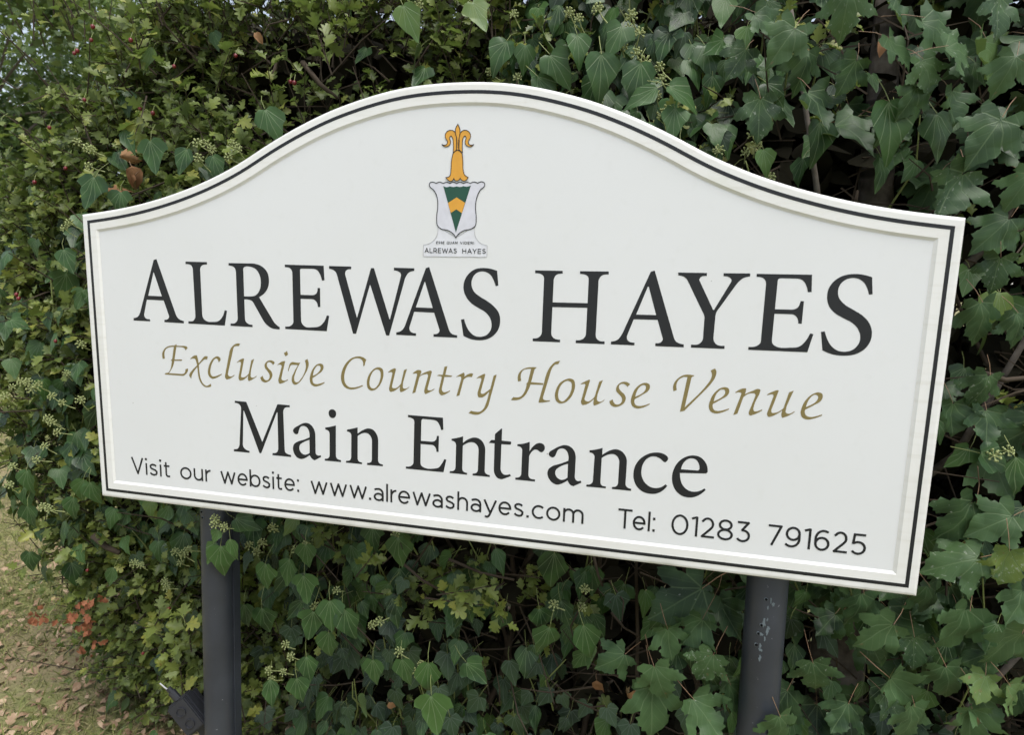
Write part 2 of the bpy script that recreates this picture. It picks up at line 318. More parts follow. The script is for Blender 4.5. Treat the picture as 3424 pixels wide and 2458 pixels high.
script|o|7378,3151~ 7455,3180~ 7483,3278~ 7454,3426~ 7366,3578~ 7268,3653~ 7190,3667~ 7122,3621~ 7098,3522~ 7124,3382~ 7203,3250~ 7290,3176~|7334,3199~ 7401,3229~ 7419,3310~ 7391,3457~ 7327,3571~ 7259,3617~ 7200,3607~ 7162,3536~ 7167,3435~ 7212,3304~ 7276,3223~
script|u|7587,3254 7594,3237 7704,3164~ 7752,3154~ 7766,3180t 7683,3511t 7690,3575~ 7723,3583~ 7877,3479 7949,3179 8018,3149 7962,3322~ 7924,3505~ 7934,3568~ 7967,3575~ 8067,3526 8065,3543 7896,3652~ 7877,3658~ 7860,3632~ 7862,3532 7675,3660~ 7642,3665~ 7613,3616~ 7620,3543t 7687,3266t 7666,3238~ 7628,3243~
script|n|8144,3247 8151,3230 8300,3156~ 8322,3163~ 8306,3269 8390,3213~ 8492,3167~ 8548,3155~ 8568,3184t 8478,3525t 8486,3568~ 8519,3575~ 8627,3527 8626,3550 8468,3643~ 8430,3659~ 8405,3620~ 8411,3548t 8485,3274t 8469,3232~ 8409,3243~ 8297,3304~ 8287,3331t 8204,3640 8137,3665 8240,3269t 8230,3233~ 8188,3238~
script|t|8842,3059 8906,3038 8863,3223 9016,3233 8992,3259 8845,3268 8791,3514t 8793,3550~ 8830,3592~ 8877,3587~ 8968,3545 8968,3565 8831,3650~ 8780,3662~ 8738,3625~ 8728,3545t 8788,3275 8762,3257 8683,3255 8724,3228 8806,3228
script|r|9103,3258 9109,3243 9228,3172~ 9268,3156~ 9278,3182~ 9274,3244 9364,3177~ 9427,3158~ 9465,3168 9437,3238 9365,3235~ 9293,3269~ 9259,3306 9176,3640 9110,3660 9207,3301t 9197,3244~ 9156,3242~
script|y|9538,3262 9543,3245 9669,3167~ 9709,3154~ 9721,3172t 9636,3511t 9642,3564~ 9678,3570~ 9740,3531~ 9832,3459 9897,3181 9962,3149 9808,3782t 9765,3873~ 9668,3970~ 9579,4016~ 9488,4019~ 9381,3997 9432,3944 9532,3957~ 9614,3951~ 9694,3888~ 9745,3777~ 9811,3513 9617,3652~ 9589,3647~ 9566,3595~ 9573,3524t 9638,3291t 9631,3248~ 9590,3246~
script|H|10781,2954 10739,3004 10664,3322t 10624,3428~ 10566,3536~ 10490,3611~ 10395,3652~ 10272,3658 10319,3594 10393,3596~ 10471,3573~ 10539,3486~ 10590,3318 10614,3256 10669,2995 10610,2997~ 10524,3021~ 10474,3084~ 10462,3162~ 10475,3248 10410,3269 10399,3192~ 10422,3095~ 10489,3018~ 10575,2975~ 10678,2958~|+10574,3308 10614,3260 10679,3263 10929,3268 10921,3301 10663,3311|+11247,2796 11213,2866 11153,2878~ 11104,2931~ 11062,3049t 10933,3546t 10936,3593~ 10975,3612~ 11080,3603 11069,3629 10951,3658~ 10857,3672 10843,3656 10941,3261t 10986,3070~ 11053,2930~ 11151,2827~
script|o|11467,3141~ 11535,3168~ 11564,3255~ 11545,3401~ 11475,3542~ 11369,3636~ 11276,3658~ 11207,3621~ 11171,3520~ 11189,3382~ 11260,3245~ 11367,3166~|11418,3190~ 11483,3218~ 11500,3302~ 11471,3440~ 11400,3556~ 11317,3615~ 11261,3583~ 11236,3507~ 11245,3395~ 11295,3273~ 11360,3209~
script|u|11672,3248 11680,3232 11804,3157~ 11848,3142~ 11855,3158t 11773,3489t 11767,3549~ 11802,3574~ 11959,3476 12035,3168 12107,3130 12057,3284~ 12009,3481~ 12012,3540~ 12042,3565~ 12159,3512 12152,3535 11992,3639~ 11955,3651~ 11946,3630~ 11951,3519 11748,3655~ 11730,3656~ 11705,3628~ 11699,3569t 11768,3250t 11754,3229~ 11724,3234~
script|s|12632,3182 12583,3237 12551,3202~ 12485,3181~ 12430,3210~ 12425,3268~ 12469,3332~ 12537,3390~ 12564,3451~ 12545,3545~ 12467,3618~ 12363,3651~ 12288,3622~ 12251,3543 12314,3502 12338,3560~ 12385,3599~ 12441,3590~ 12491,3532~ 12488,3465~ 12431,3393~ 12375,3330~ 12372,3263~ 12420,3185~ 12507,3140~ 12588,3149~
script|e|13027,3532 13024,3553 12888,3629~ 12785,3649~ 12702,3613~ 12665,3528~ 12682,3393~ 12747,3247~ 12846,3158~ 12932,3133~ 12997,3161~ 13011,3213~ 12981,3290~ 12889,3362~ 12736,3469 12732,3523~ 12765,3584~ 12838,3597~ 12910,3582~|12744,3420 12763,3329~ 12802,3244~ 12863,3186~ 12919,3186~ 12934,3235~ 12902,3312~ 12834,3370~
script|V|13819,2935 13767,2977 13679,3564 13880,3331t 14040,3121~ 14117,2982~ 14131,2903~ 14102,2824 14176,2781 14205,2829~ 14199,2927~ 14142,3051~ 14020,3214~ 13883,3381t 13676,3631 13597,3656 13691,2976 13640,2974~ 13574,3001~ 13514,3076~ 13500,3149~ 13512,3236 13454,3265 13439,3181~ 13464,3087~ 13533,2997~ 13617,2942~ 13704,2926~ 13772,2929~
script|e|14483,3523 14480,3547 14355,3614~ 14244,3640~ 14154,3604~ 14119,3528~ 14133,3399~ 14196,3252~ 14295,3154~ 14386,3123~ 14447,3147~ 14464,3199~ 14437,3278~ 14337,3356~ 14188,3459 14188,3516~ 14226,3577~ 14294,3587~ 14366,3571~|14199,3410 14220,3307~ 14267,3219~ 14323,3172~ 14377,3180~ 14392,3225~ 14365,3290~ 14296,3352~
script|n|14572,3223 14574,3204 14728,3124~ 14755,3125~ 14758,3142~ 14739,3235 14873,3162~ 14980,3120~ 15005,3130~ 15006,3166t 14923,3427~ 14916,3516~ 14933,3547~ 14977,3542~ 15071,3495 15066,3524 14909,3618~ 14865,3631~ 14840,3602~ 14847,3537t 14925,3267t 14917,3211~ 14876,3206~ 14740,3272~ 14720,3297t 14639,3614 14568,3642 14678,3244t 14674,3212~ 14645,3204~
script|u|15135,3232 15138,3206 15239,3146~ 15299,3121~ 15321,3125~ 15320,3152t 15242,3444t 15229,3509~ 15244,3552~ 15280,3552~ 15433,3454 15504,3148 15581,3111 15521,3297~ 15480,3459~ 15483,3530~ 15510,3546~ 15630,3490 15627,3515 15461,3620~ 15426,3630~ 15414,3607~ 15421,3491 15228,3625~ 15192,3636~ 15162,3594~ 15165,3538t 15241,3253t 15229,3206~ 15193,3207~
script|e|16100,3518 16095,3543 15966,3605~ 15853,3632~ 15772,3604~ 15735,3519~ 15747,3407~ 15812,3253~ 15910,3152~ 16006,3114~ 16065,3138~ 16080,3191~ 16056,3267~ 15950,3353~ 15805,3451 15804,3506~ 15848,3570~ 15928,3580~ 16004,3558~|15815,3401 15832,3315~ 15880,3217~ 15940,3164~ 15994,3178~ 16002,3224~ 15966,3297~ 15893,3357~
crest|petal|9016,-1578 8969,-1625~ 8889,-1636~ 8810,-1574~ 8807,-1500~ 8852,-1417~ 8832,-1371~ 8792,-1359~ 8735,-1377 8782,-1336~ 8843,-1329~ 8913,-1379~ 8916,-1434~ 8895,-1498~ 8921,-1529~ 8951,-1497~ 8973,-1378~ 8971,-1212 9044,-1266 9037,-1495
crest|petal|9111,-1575 9156,-1620~ 9235,-1627~ 9316,-1561~ 9321,-1489~ 9279,-1408~ 9300,-1362~ 9339,-1348~ 9394,-1363 9350,-1324~ 9290,-1320~ 9220,-1372~ 9215,-1427~ 9234,-1491~ 9208,-1522~ 9178,-1492~ 9160,-1374~ 9167,-1209 9092,-1265 9093,-1494
crest|spike|9061,-1746 9108,-1639~ 9106,-1557~ 9091,-1494~ 9089,-1256 9045,-1257 9041,-1495~ 9016,-1578~ 9015,-1651~
crest|bell|8971,-1197 9065,-1256~ 9159,-1194 9178,-1043~ 9184,-895~ 9222,-784~ 9293,-737 9274,-709~ 9214,-669~ 9164,-682~ 9127,-723 9094,-683~ 9054,-674~ 9013,-689~ 8996,-725 8973,-684~ 8922,-666~ 8861,-703~ 8824,-741 8901,-759~ 8935,-898~ 8941,-1046~
crest|shield|8491,-575~ 8482,-613~ 8505,-646~ 8556,-655~ 8628,-630 8699,-654~ 8777,-627 8842,-651~ 8913,-626 8983,-650~ 9054,-625 9124,-649~ 9195,-624 9265,-648~ 9335,-625 9404,-650~ 9484,-628 9563,-653~ 9623,-628~ 9628,-580~ 9546,-503~ 9461,-299~ 9450,-149~ 9468,38~ 9441,208~ 9361,256~ 9221,286~ 9100,363~ 9054,430 9008,364~ 8895,289~ 8730,252~ 8667,195~ 8645,42~ 8667,-187~ 8651,-357~ 8578,-499~
crest|pile|8777,-579 8843,-554~ 8914,-572 8985,-557~ 9055,-571 9126,-556~ 9196,-574 9266,-561~ 9346,-582 9052,325
crest|chevron|9058,-356 9235,-252 9174,-51 9056,-126 8941,-54 8881,-247
crest|pedestal|8672,214 8669,329~ 8608,464~ 8505,543~ 8369,580 8360,794 8377,809 9690,799 9702,788 9705,575 9568,529~ 9465,416~ 9431,208 9056,421
"""

# ------------------------------------------------------------------ materials of the sign
def paint_mat(name, col, dirt, dstr, grain=0.0, specks=False, rough=0.38):
    t = NT(name)
    p = t.pos()
    n1 = t.noise(p, 2.2, 4)
    n2 = t.noise(p, 38, 4)
    c = t.mix(t.maprange(n1, 0.35, 0.75, 0.0, 0.35 * dstr), col, dirt)
    c = t.mix(t.maprange(n2, 0.55, 0.8, 0.0, 0.35 * dstr), c, dirt)
    if grain > 0:
        mp = t.n('ShaderNodeMapping')
        mp.inputs['Scale'].default_value = (2.5, 60, 90)
        t.l(p, mp.inputs['Vector'])
        n3 = t.noise(mp.outputs[0], 1.0, 3)
        c = t.mix(t.maprange(n3, 0.5, 0.75, 0.0, grain), c, dirt)
    if specks:
        v = t.n('ShaderNodeTexVoronoi')
        t.l(p, v.inputs['Vector'])
        v.inputs['Scale'].default_value = 24
        pick = t.n('ShaderNodeSeparateColor')
        t.l(v.outputs['Color'], pick.inputs[0])
        s = t.math('MULTIPLY', t.maprange(v.outputs['Distance'], 0.025, 0.045, 1.0, 0.0), t.math('GREATER_THAN', pick.outputs[0], 0.93))
        c = t.mix(t.math('MULTIPLY', s, 0.7), c, (0.16, 0.15, 0.13))
    if grain > 0:                                       # rain-splash grime on the bottom rail and green film in patches
        sz = t.n('ShaderNodeSeparateXYZ')
        t.l(p, sz.inputs[0])
        low = t.maprange(sz.outputs[2], ZT - 0.6805, ZT - 0.655, 1.0, 0.0)
        g = t.math('MULTIPLY', low, t.maprange(t.noise(p, 9, 5), 0.40, 0.66, 0.0, 0.55))
        c = t.mix(g, c, (0.30, 0.29, 0.22))
        c = t.mix(t.maprange(t.noise(p, 5, 6), 0.60, 0.74, 0.0, 0.25), c, (0.46, 0.48, 0.36))
    b = t.principled(c, rough, 0.45, bump=t.noise(p, 160, 2), bstr=0.04, bdist=0.0006)
    return t.done(b)

M_FRAME = paint_mat('white_frame_paint', (0.70, 0.70, 0.685), (0.50, 0.48, 0.41), 0.6, grain=0.30)
M_PANEL = paint_mat('white_panel_paint', (0.650, 0.660, 0.668), (0.57, 0.58, 0.57), 0.6, specks=True)
M_BLACK = plain('charcoal_vinyl', (0.0125, 0.0138, 0.0165), 0.42, 0.35)
M_GOLD = plain('bronze_vinyl', (0.215, 0.170, 0.066), 0.38, 0.5, 0.2)
M_YELLOW = plain('amber_vinyl', (0.62, 0.305, 0.032), 0.42)
M_GREEN = plain('green_vinyl', (0.007, 0.062, 0.036), 0.42)
M_LILAC = plain('pale_lilac_vinyl', (0.575, 0.578, 0.635), 0.42)
M_PALE = plain('pale_grey_vinyl', (0.625, 0.635, 0.675), 0.42)
M_LINE = plain('grey_line', (0.36, 0.36, 0.37), 0.45)

PD = 0.0030                                     # depth of the sunk panel
SIGN = empty('entrance_sign', (0, 0.085, 0), 'white arched sign board with dark lettering and a crest on two dark posts', 'sign')

# ------------------------------------------------------------------ board: rings that follow the outline
TOPY = [(0, 253), (40, 252.3), (80, 250), (110, 246.5), (142, 241.5), (170, 235.5), (205, 227), (237, 218), (270, 208), (309, 193), (338, 181),
        (370, 166.5), (403, 150.5), (430, 136.5), (455, 122.5), (478, 110), (500, 99.5), (527, 88), (560, 74.5), (598, 61), (640, 48),
        (690, 34.5), (743, 22.5), (800, 12.5), (850, 5.8), (900, 0)]
def top_at(u):
    u = abs(u)
    for (a, ya), (b, yb) in zip(TOPY, TOPY[1:]):
        if u <= b: return ya + (yb - ya) * (u - a) / (b - a)
    return 0.0
xs = [-900 + 1800 * i / 96 for i in range(97)]
raw = [top_at(x) for x in xs]
for _ in range(2):
    raw = [raw[0]] + [(raw[i - 1] + 2 * raw[i] + raw[i + 1]) / 4 for i in range(1, 96)] + [raw[-1]]
HB = 679.5
TOPC = [Vector((x / 1000, y / 1000)) for x, y in zip(xs, raw)]
HBM = HB / 1000
def inset(d):
    """outline moved inwards by d, always the same number of points"""
    off = []
    for i, p in enumerate(TOPC):
        t = (TOPC[min(i + 1, 96)] - TOPC[max(i - 1, 0)]).normalized()
        off.append(p + Vector((t.y, -t.x)) * d)
    def yat(x):
        for a, b in zip(off, off[1:]):
            if a.x <= x <= b.x: return a.y + (b.y - a.y) * (x - a.x) / max(b.x - a.x, 1e-9)
        return off[0].y if x < off[0].x else off[-1].y
    w = 0.9 - d
    yl, yr, yb = yat(-w), yat(w), -HBM + d
    r = [Vector((-w + 2 * w * i / 24, yb)) for i in range(25)]
    r += [Vector((w, yb + (yr - yb) * i / 12)) for i in range(1, 12)]
    r += [Vector((w - 2 * w * i / 96, yat(w - 2 * w * i / 96))) for i in range(97)]
    r += [Vector((-w, yl + (yb - yl) * i / 12)) for i in range(1, 12)]
    return r
def ring3(d, y): return [Vector((q.x, y, ZT + q.y)) for q in inset(d)]
def stack(rings, close_first=False, close_last=False):
    V, F = [], []
    n = len(rings[0])
    for r in rings: V += r
    for j in range(len(rings) - 1):
        for i in range(n):
            F.append((j * n + i, j * n + (i + 1) % n, (j + 1) * n + (i + 1) % n, (j + 1) * n + i))
    if close_first: F.append(tuple(range(n - 1, -1, -1)))
    if close_last: F.append(tuple(range((len(rings) - 1) * n, len(rings) * n)))
    return V, F
BT = 0.042
V, F = stack([ring3(0.003, BT), ring3(0, BT - 0.003), ring3(0, 0.006), ring3(0.0010, 0.0027), ring3(0.0030, 0.0008), ring3(0.0065, 0.0),
              ring3(0.0385, 0.0), ring3(0.0392, 0.0005), ring3(0.0428, PD - 0.0005), ring3(0.0442, PD)], close_first=True)
V, F = V, [tuple(f) for f in F]
mesh_obj('frame', V, F, M_FRAME, SIGN)
pan = ring3(0.0441, PD + 0.0002)
panel = mesh_obj('panel', pan, [tuple(range(len(pan)))], M_PANEL, SIGN)
V, F = stack([ring3(0.0160, 0.0004), ring3(0.0160, -0.0003), ring3(0.0226, -0.0003), ring3(0.0226, 0.0004)])
mesh_obj('border_line', V, F, M_BLACK, SIGN)

# ------------------------------------------------------------------ lettering
def parse(s):
    pts = []
    for t in s.split():
        f = t[-1] if t[-1] in '~t' else ''
        a, b = t.rstrip('~t').split(',')
        pts.append((Vector((float(a) / 1e4, -float(b) / 1e4)), f))
    return pts
def contour(s):
    P = parse(s)
    n = len(P)
    def line(i, j):        # is the piece i -> j straight
        return P[i][1] != '~' and P[j][1] != '~'
    tan = []
    for i in range(n):
        p, f = P[i]
        a, b = P[i - 1][0], P[(i + 1) % n][0]
        d1, d2 = (p - a), (b - p)
        if f == '': tan.append((None, None)); continue
        if f == 't':
            if line(i - 1, i) and not line(i, (i + 1) % n): t = d1.normalized()
            elif line(i, (i + 1) % n) and not line(i - 1, i): t = d2.normalized()
            else: t = (d1.normalized() + d2.normalized()).normalized()
        else:
            w1, w2 = 1 / max(d1.length, 1e-6), 1 / max(d2.length, 1e-6)
            t = (d1.normalized() * w1 + d2.normalized() * w2).normalized()
        tan.append((t, t))
    res = []
    for i in range(n):
        j = (i + 1) % n
        p, q = P[i][0], P[j][0]
        res.append(p)
        if line(i, j): continue
        L = (q - p).length
        t0, t1 = tan[i][1], tan[j][0]
        c0 = p + (t0 * L / 3 if t0 is not None else (q - p) / 3)
        c1 = q - (t1 * L / 3 if t1 is not None else (q - p) / 3)
        if t0 is None: c0 = p + (c1 - p) * 0.45
        if t1 is None: c1 = q - (q - c0) * 0.45
        k = 5
        for s_ in range(1, k):
            u = s_ / k
            res.append(p * (1 - u) ** 3 + c0 * 3 * u * (1 - u) ** 2 + c1 * 3 * u * u * (1 - u) + q * u ** 3)
    return res

def flat_fill(contours, lift, thick=0.0003):
    """filled flat shape standing on the panel: list of 2D contours (first outer, rest holes)"""
    cu = bpy.data.curves.new('tmp', 'CURVE')
    cu.dimensions = '2D'
    cu.fill_mode = 'FRONT'
    cu.extrude = thick / 2
    for c in contours:
        sp = cu.splines.new('POLY')
        sp.points.add(len(c) - 1)
        for k, p in enumerate(c): sp.points[k].co = (p.x, p.y, 0, 1)
        sp.use_cyclic_u = True
    ob = bpy.data.objects.new('tmp', cu)
    me = bpy.data.meshes.new_from_object(ob)
    V = [Vector((v.co.x - 0.9, PD + 0.0002 - lift - thick / 2 - v.co.z, ZT + v.co.y)) for v in me.vertices]
    F = [tuple(p.vertices) for p in me.polygons]
    bpy.data.objects.remove(ob)
    bpy.data.curves.remove(cu)
    bpy.data.meshes.remove(me)
    return V, F

def ribbon(c, w, closed=True):
    """2D strip of width w along a path, as quads -> contour pair"""
    n = len(c)
    L, Rr = [], []
    for i, p in enumerate(c):
        a = c[i - 1] if (closed or i > 0) else None
        b = c[(i + 1) % n] if (closed or i < n - 1) else None
        d1 = (p - a).normalized() if a is not None and (p - a).length > 1e-9 else None
        d2 = (b - p).normalized() if b is not None and (b - p).length > 1e-9 else None
        if d1 is None: d1 = d2
        if d2 is None: d2 = d1
        n1, n2 = Vector((-d1.y, d1.x)), Vector((-d2.y, d2.x))
        m = n1 + n2
        m = m / max(0.55, m.dot(n1))
        L.append(p + m * w / 2)
        Rr.append(p - m * w / 2)
    return L, Rr
def ribbon_mesh(c, w, lift, closed=True, thick=0.0003):
    L, Rr = ribbon(c, w, closed)
    n = len(c)
    y0 = PD - lift
    V = []
    for a, b in zip(L, Rr):
        V += [Vector((a.x - 0.9, y0 - thick, ZT + a.y)), Vector((b.x - 0.9, y0 - thick, ZT + b.y)), Vector((a.x - 0.9, y0, ZT + a.y)), Vector((b.x - 0.9, y0, ZT + b.y))]
    F = []
    for i in range(n if closed else n - 1):
        j = (i + 1) % n
        F += [(4 * i, 4 * i + 1, 4 * j + 1, 4 * j), (4 * i + 2, 4 * i, 4 * j, 4 * j + 2), (4 * i + 1, 4 * i + 3, 4 * j + 3, 4 * j + 1)]
    return V, F

crest = empty('crest', (0, 0, 0))
crest.parent = SIGN
crest.location = (0, PD - 0.085, ZT)
CRM = {'petal': M_YELLOW, 'spike': M_YELLOW, 'bell': M_YELLOW, 'shield': M_LILAC, 'pile': M_GREEN, 'chevron': M_YELLOW, 'pedestal': M_PALE}
CRN = {'petal': 'gold_petal', 'spike': 'gold_spike', 'bell': 'gold_bell', 'shield': 'shield', 'pile': 'green_wedge', 'chevron': 'gold_chevron', 'pedestal': 'name_scroll'}
CRL = {'pedestal': 0.0, 'shield': 0.0005, 'pile': 0.0009, 'chevron': 0.0013, 'petal': 0.0003, 'spike': 0.0007, 'bell': 0.0010}
for row in GLYPHS.strip().split('\n'):
    g, name, *cs = row.split('|')
    if g == 'crest':
        c = contour(cs[0])
        V, F = flat_fill([c], CRL[name])
        parts = [(V, F)]
        fm = [0] * len(F)
        if name not in ('pile', 'chevron'):
            w = 0.0007 if name == 'pedestal' else (0.0015 if name == 'shield' else 0.0012)
            rv, rf = ribbon_mesh(c, w, CRL[name] + 0.0003)
            parts.append((rv, rf))
            fm += [1] * len(rf)
        V, F = merge(parts)
        mesh_obj(CRN[name], V, F, [CRM[name], M_LINE if name == 'pedestal' else M_BLACK], crest, fmat=fm)
        continue
    groups = []
    for s in cs:
        if s[0] == '+': groups.append([contour(s[1:])])
        elif groups: groups[-1].append(contour(s))
        else: groups.append([contour(s)])
    V, F = merge([flat_fill(gr, 0.00006 * k) for k, gr in enumerate(groups)])
    mesh_obj('letter', V, F, M_GOLD if g == 'script' else M_BLACK, panel)

# single-line letters, cap height 1: strokes as lists of points
XH = 0.72
def arc(cx, cy, rx, ry, a0, a1, n=22):
    return [(cx + rx * math.cos(R_(a0 + (a1 - a0) * k / n)), cy + ry * math.sin(R_(a0 + (a1 - a0) * k / n))) for k in range(n + 1)]
h_ = 0.05
def ell(cx, cy, rx, ry): return arc(cx, cy, rx, ry, 90, 450, 36)
def dot(x, y): return [(x - 0.065, y), (x + 0.065, y)]
S_LOW = [(0.44, 0.59), (0.36, 0.645), (0.25, 0.67), (0.13, 0.645), (0.06, 0.575), (0.065, 0.49), (0.13, 0.425), (0.25, 0.385), (0.38, 0.335), (0.46, 0.26), (0.455, 0.15), (0.38, 0.075), (0.26, 0.048), (0.13, 0.08), (0.03, 0.155)]
# glyph: (width, [(points, closed, width factor)])
SANS = {
 'V': (0.80, [[(0.04, 1.0), (0.40, 0.03), (0.76, 1.0)]]),
 'i': (0.12, [[(0.06, 0), (0.06, XH)], ('d', 0.06, 0.955)]),
 's': (0.52, [S_LOW]),
 't': (0.40, [[(0.15, 0.90), (0.15, 0.20)] + arc(0.28, 0.19, 0.13, 0.14, 180, 262, 8) + [(0.39, 0.065)], [(0.01, XH - 0.05), (0.38, XH - 0.05)]]),
 'o': (0.74, [('e', 0.37, 0.36, 0.32, 0.315)]),
 'u': (0.60, [[(0.05, XH), (0.05, 0.30)] + arc(0.30, 0.30, 0.25, 0.25, 180, 360, 18) + [(0.55, XH)], [(0.55, 0.45), (0.55, 0)]]),
 'r': (0.36, [[(0.05, 0), (0.05, XH)], [(0.05, 0.36)] + arc(0.36, 0.36, 0.31, 0.31, 165, 92, 10)]),
 'w': (1.04, [[(0.04, XH), (0.275, 0.04), (0.52, 0.69), (0.765, 0.04), (1.0, XH)]]),
 'e': (0.70, [[(0.06, 0.36), (0.645, 0.36)] + arc(0.35, 0.36, 0.297, 0.315, 0, 322, 34)]),
 'b': (0.74, [[(0.05, 0), (0.05, 1.0)], ('e', 0.375, 0.36, 0.315, 0.315)]),
 'a': (0.60, [[(0.05, 0.615), (0.16, 0.655)] + arc(0.29, 0.42, 0.25, 0.25, 100, 0, 14) + [(0.54, 0)], ('e', 0.295, 0.225, 0.245, 0.18)]),
 'l': (0.10, [[(0.05, 0), (0.05, 1.0)]]),
 'h': (0.60, [[(0.05, 0), (0.05, 1.0)], [(0.05, 0.38)] + arc(0.30, 0.42, 0.25, 0.25, 175, 0, 16) + [(0.55, 0)]]),
 'y': (0.72, [[(0.04, XH), (0.375, 0.02)], [(0.68, XH), (0.36, -0.02), (0.29, -0.15), (0.20, -0.195), (0.08, -0.175)]]),
 'c': (0.62, [arc(0.37, 0.36, 0.32, 0.315, 46, 314, 28)]),
 'm': (1.06, [[(0.05, 0), (0.05, XH)], [(0.05, 0.40)] + arc(0.29, 0.435, 0.24, 0.235, 178, 0, 14) + [(0.53, 0)], [(0.53, 0.40)] + arc(0.77, 0.435, 0.24, 0.235, 178, 0, 14) + [(1.01, 0)]]),
 'T': (0.80, [[(0, 0.95), (0.80, 0.95)], [(0.40, 0.95), (0.40, 0)]]),
 '.': (0.14, [('d', 0.07, 0.065)]),
 ':': (0.14, [('d', 0.07, 0.065), ('d', 0.07, XH - 0.065)]),
 '0': (0.90, [('e', 0.45, 0.5, 0.395, 0.465)]),
 '1': (0.36, [[(0.02, 0.88), (0.26, 0.955), (0.29, 0.95), (0.29, 0)]]),
 '2': (0.74, [[(0.05, 0.79)] + arc(0.35, 0.68, 0.28, 0.28, 150, -28, 16) + [(0.50, 0.44), (0.09, 0.052), (0.73, 0.052)]]),
 '8': (0.80, [('e', 0.40, 0.735, 0.30, 0.22), ('e', 0.40, 0.26, 0.35, 0.23)]),
 '3': (0.74, [[(0.06, 0.95), (0.62, 0.95), (0.32, 0.585)] + arc(0.36, 0.30, 0.32, 0.265, 95, -148, 22)]),
 '7': (0.74, [[(0.01, 0.95), (0.66, 0.95), (0.22, 0)]]),
 '9': (0.80, [('e', 0.40, 0.66, 0.32, 0.29), [(0.10, 0.125)] + arc(0.33, 0.42, 0.40, 0.375, 232, 365, 16) + [(0.72, 0.66)]]),
 '6': (0.80, [('e', 0.41, 0.33, 0.32, 0.285), [(0.68, 0.885)] + arc(0.47, 0.56, 0.39, 0.395, 62, 180, 16) + [(0.09, 0.33)]]),
 '5': (0.74, [[(0.68, 0.95), (0.14, 0.95), (0.10, 0.54)] + arc(0.35, 0.325, 0.33, 0.275, 128, -146, 24)]),
 'A': (0.84, [[(0.04, 0), (0.42, 0.98), (0.80, 0)], [(0.17, 0.33), (0.67, 0.33)]]),
 'L': (0.60, [[(0.05, 1), (0.05, 0.05), (0.60, 0.05)]]),
 'R': (0.72, [[(0.05, 0), (0.05, 0.95), (0.36, 0.95)] + arc(0.36, 0.68, 0.28, 0.27, 90, -90, 14) + [(0.05, 0.41)], [(0.38, 0.41), (0.68, 0)]]),
 'E': (0.64, [[(0.64, 0.95), (0.05, 0.95), (0.05, 0.05), (0.64, 0.05)], [(0.05, 0.51), (0.58, 0.51)]]),
 'W': (1.20, [[(0.04, 1), (0.32, 0.03), (0.60, 0.95), (0.88, 0.03), (1.16, 1)]]),
 'S': (0.64, [[(x * 1.26, y * 1.39) for x, y in S_LOW]]),
 'H': (0.72, [[(0.05, 0), (0.05, 1)], [(0.67, 0), (0.67, 1)], [(0.05, 0.51), (0.67, 0.51)]]),
 'Y': (0.76, [[(0.03, 1), (0.38, 0.42), (0.73, 1)], [(0.38, 0.42), (0.38, 0)]]),
 'Q': (0.92, [('e', 0.46, 0.5, 0.41, 0.455), [(0.55, 0.22), (0.86, -0.06)]]),
 'U': (0.72, [[(0.05, 1), (0.05, 0.36)] + arc(0.36, 0.36, 0.31, 0.31, 180, 360, 14) + [(0.67, 1)]]),
 'M': (0.90, [[(0.05, 0), (0.05, 0.97), (0.45, 0.30), (0.85, 0.97), (0.85, 0)]]),
 'I': (0.10, [[(0.05, 0), (0.05, 1)]]),
 'D': (0.80, [[(0.05, 0.05), (0.05, 0.95), (0.36, 0.95)] + arc(0.36, 0.5, 0.39, 0.45, 90, -90, 18) + [(0.05, 0.05)]]),
}
TIGHT = {('T', 'e'): -0.10, ('V', 'i'): -0.02, ('r', 'e'): -0.05, ('w', 'a'): -0.04, ('a', 'y'): -0.03, ('y', 'e'): -0.05, ('w', '.'): -0.02, ('A', 'Y'): -0.06, ('W', 'A'): -0.06, ('w', 'w'): 0.02}
def set_word(word, x0, x1, base, cap, parent, sw=0.105, gap=0.15, lift=0.0, mat=None):
    """x0, x1, base, cap in millimetres of the board"""
    pos, x = [], 0.0
    for i, ch in enumerate(word):
        if i: x += gap + TIGHT.get((word[i - 1], ch), 0)
        pos.append(x)
        x += SANS[ch][0] if ch != ' ' else 0.30
    k = (x1 - x0) / (x * cap)
    for ch, px in zip(word, pos):
        if ch == ' ': continue
        parts, ly = [], 0
        for st in SANS[ch][1]:
            closed, w = False, sw
            if isinstance(st, tuple):
                if st[0] == 'e':
                    st, closed = ell(*st[1:])[:-1], True
                else:
                    st, w = dot(st[1], st[2]), 0.125
            c = [Vector(((x0 + (px + a) * cap * k) / 1000, (-base + b * cap) / 1000)) for a, b in st]
            wm = w * cap / 1000
            c = [p_ for i_, p_ in enumerate(c) if i_ == 0 or (p_ - c[i_ - 1]).length > 1e-5]
            runs, cur = [], [c[0]]
            for q_ in range(1, len(c)):
                cur.append(c[q_])
                if not closed and q_ < len(c) - 1 and (c[q_] - c[q_ - 1]).normalized().dot((c[q_ + 1] - c[q_]).normalized()) < 0.25:
                    e_ = (c[q_] - c[q_ - 1]).normalized() * wm * 0.35
                    cur[-1] = c[q_] + e_
                    runs.append(cur)
                    cur = [c[q_] - (c[q_ + 1] - c[q_]).normalized() * wm * 0.35]
            runs.append(cur)
            for run in runs:
                parts.append(ribbon_mesh(run, wm, lift + 0.00005 * ly, closed))
                ly += 1
        V, F = merge(parts)
        mesh_obj('letter', V, F, mat or M_BLACK, parent)
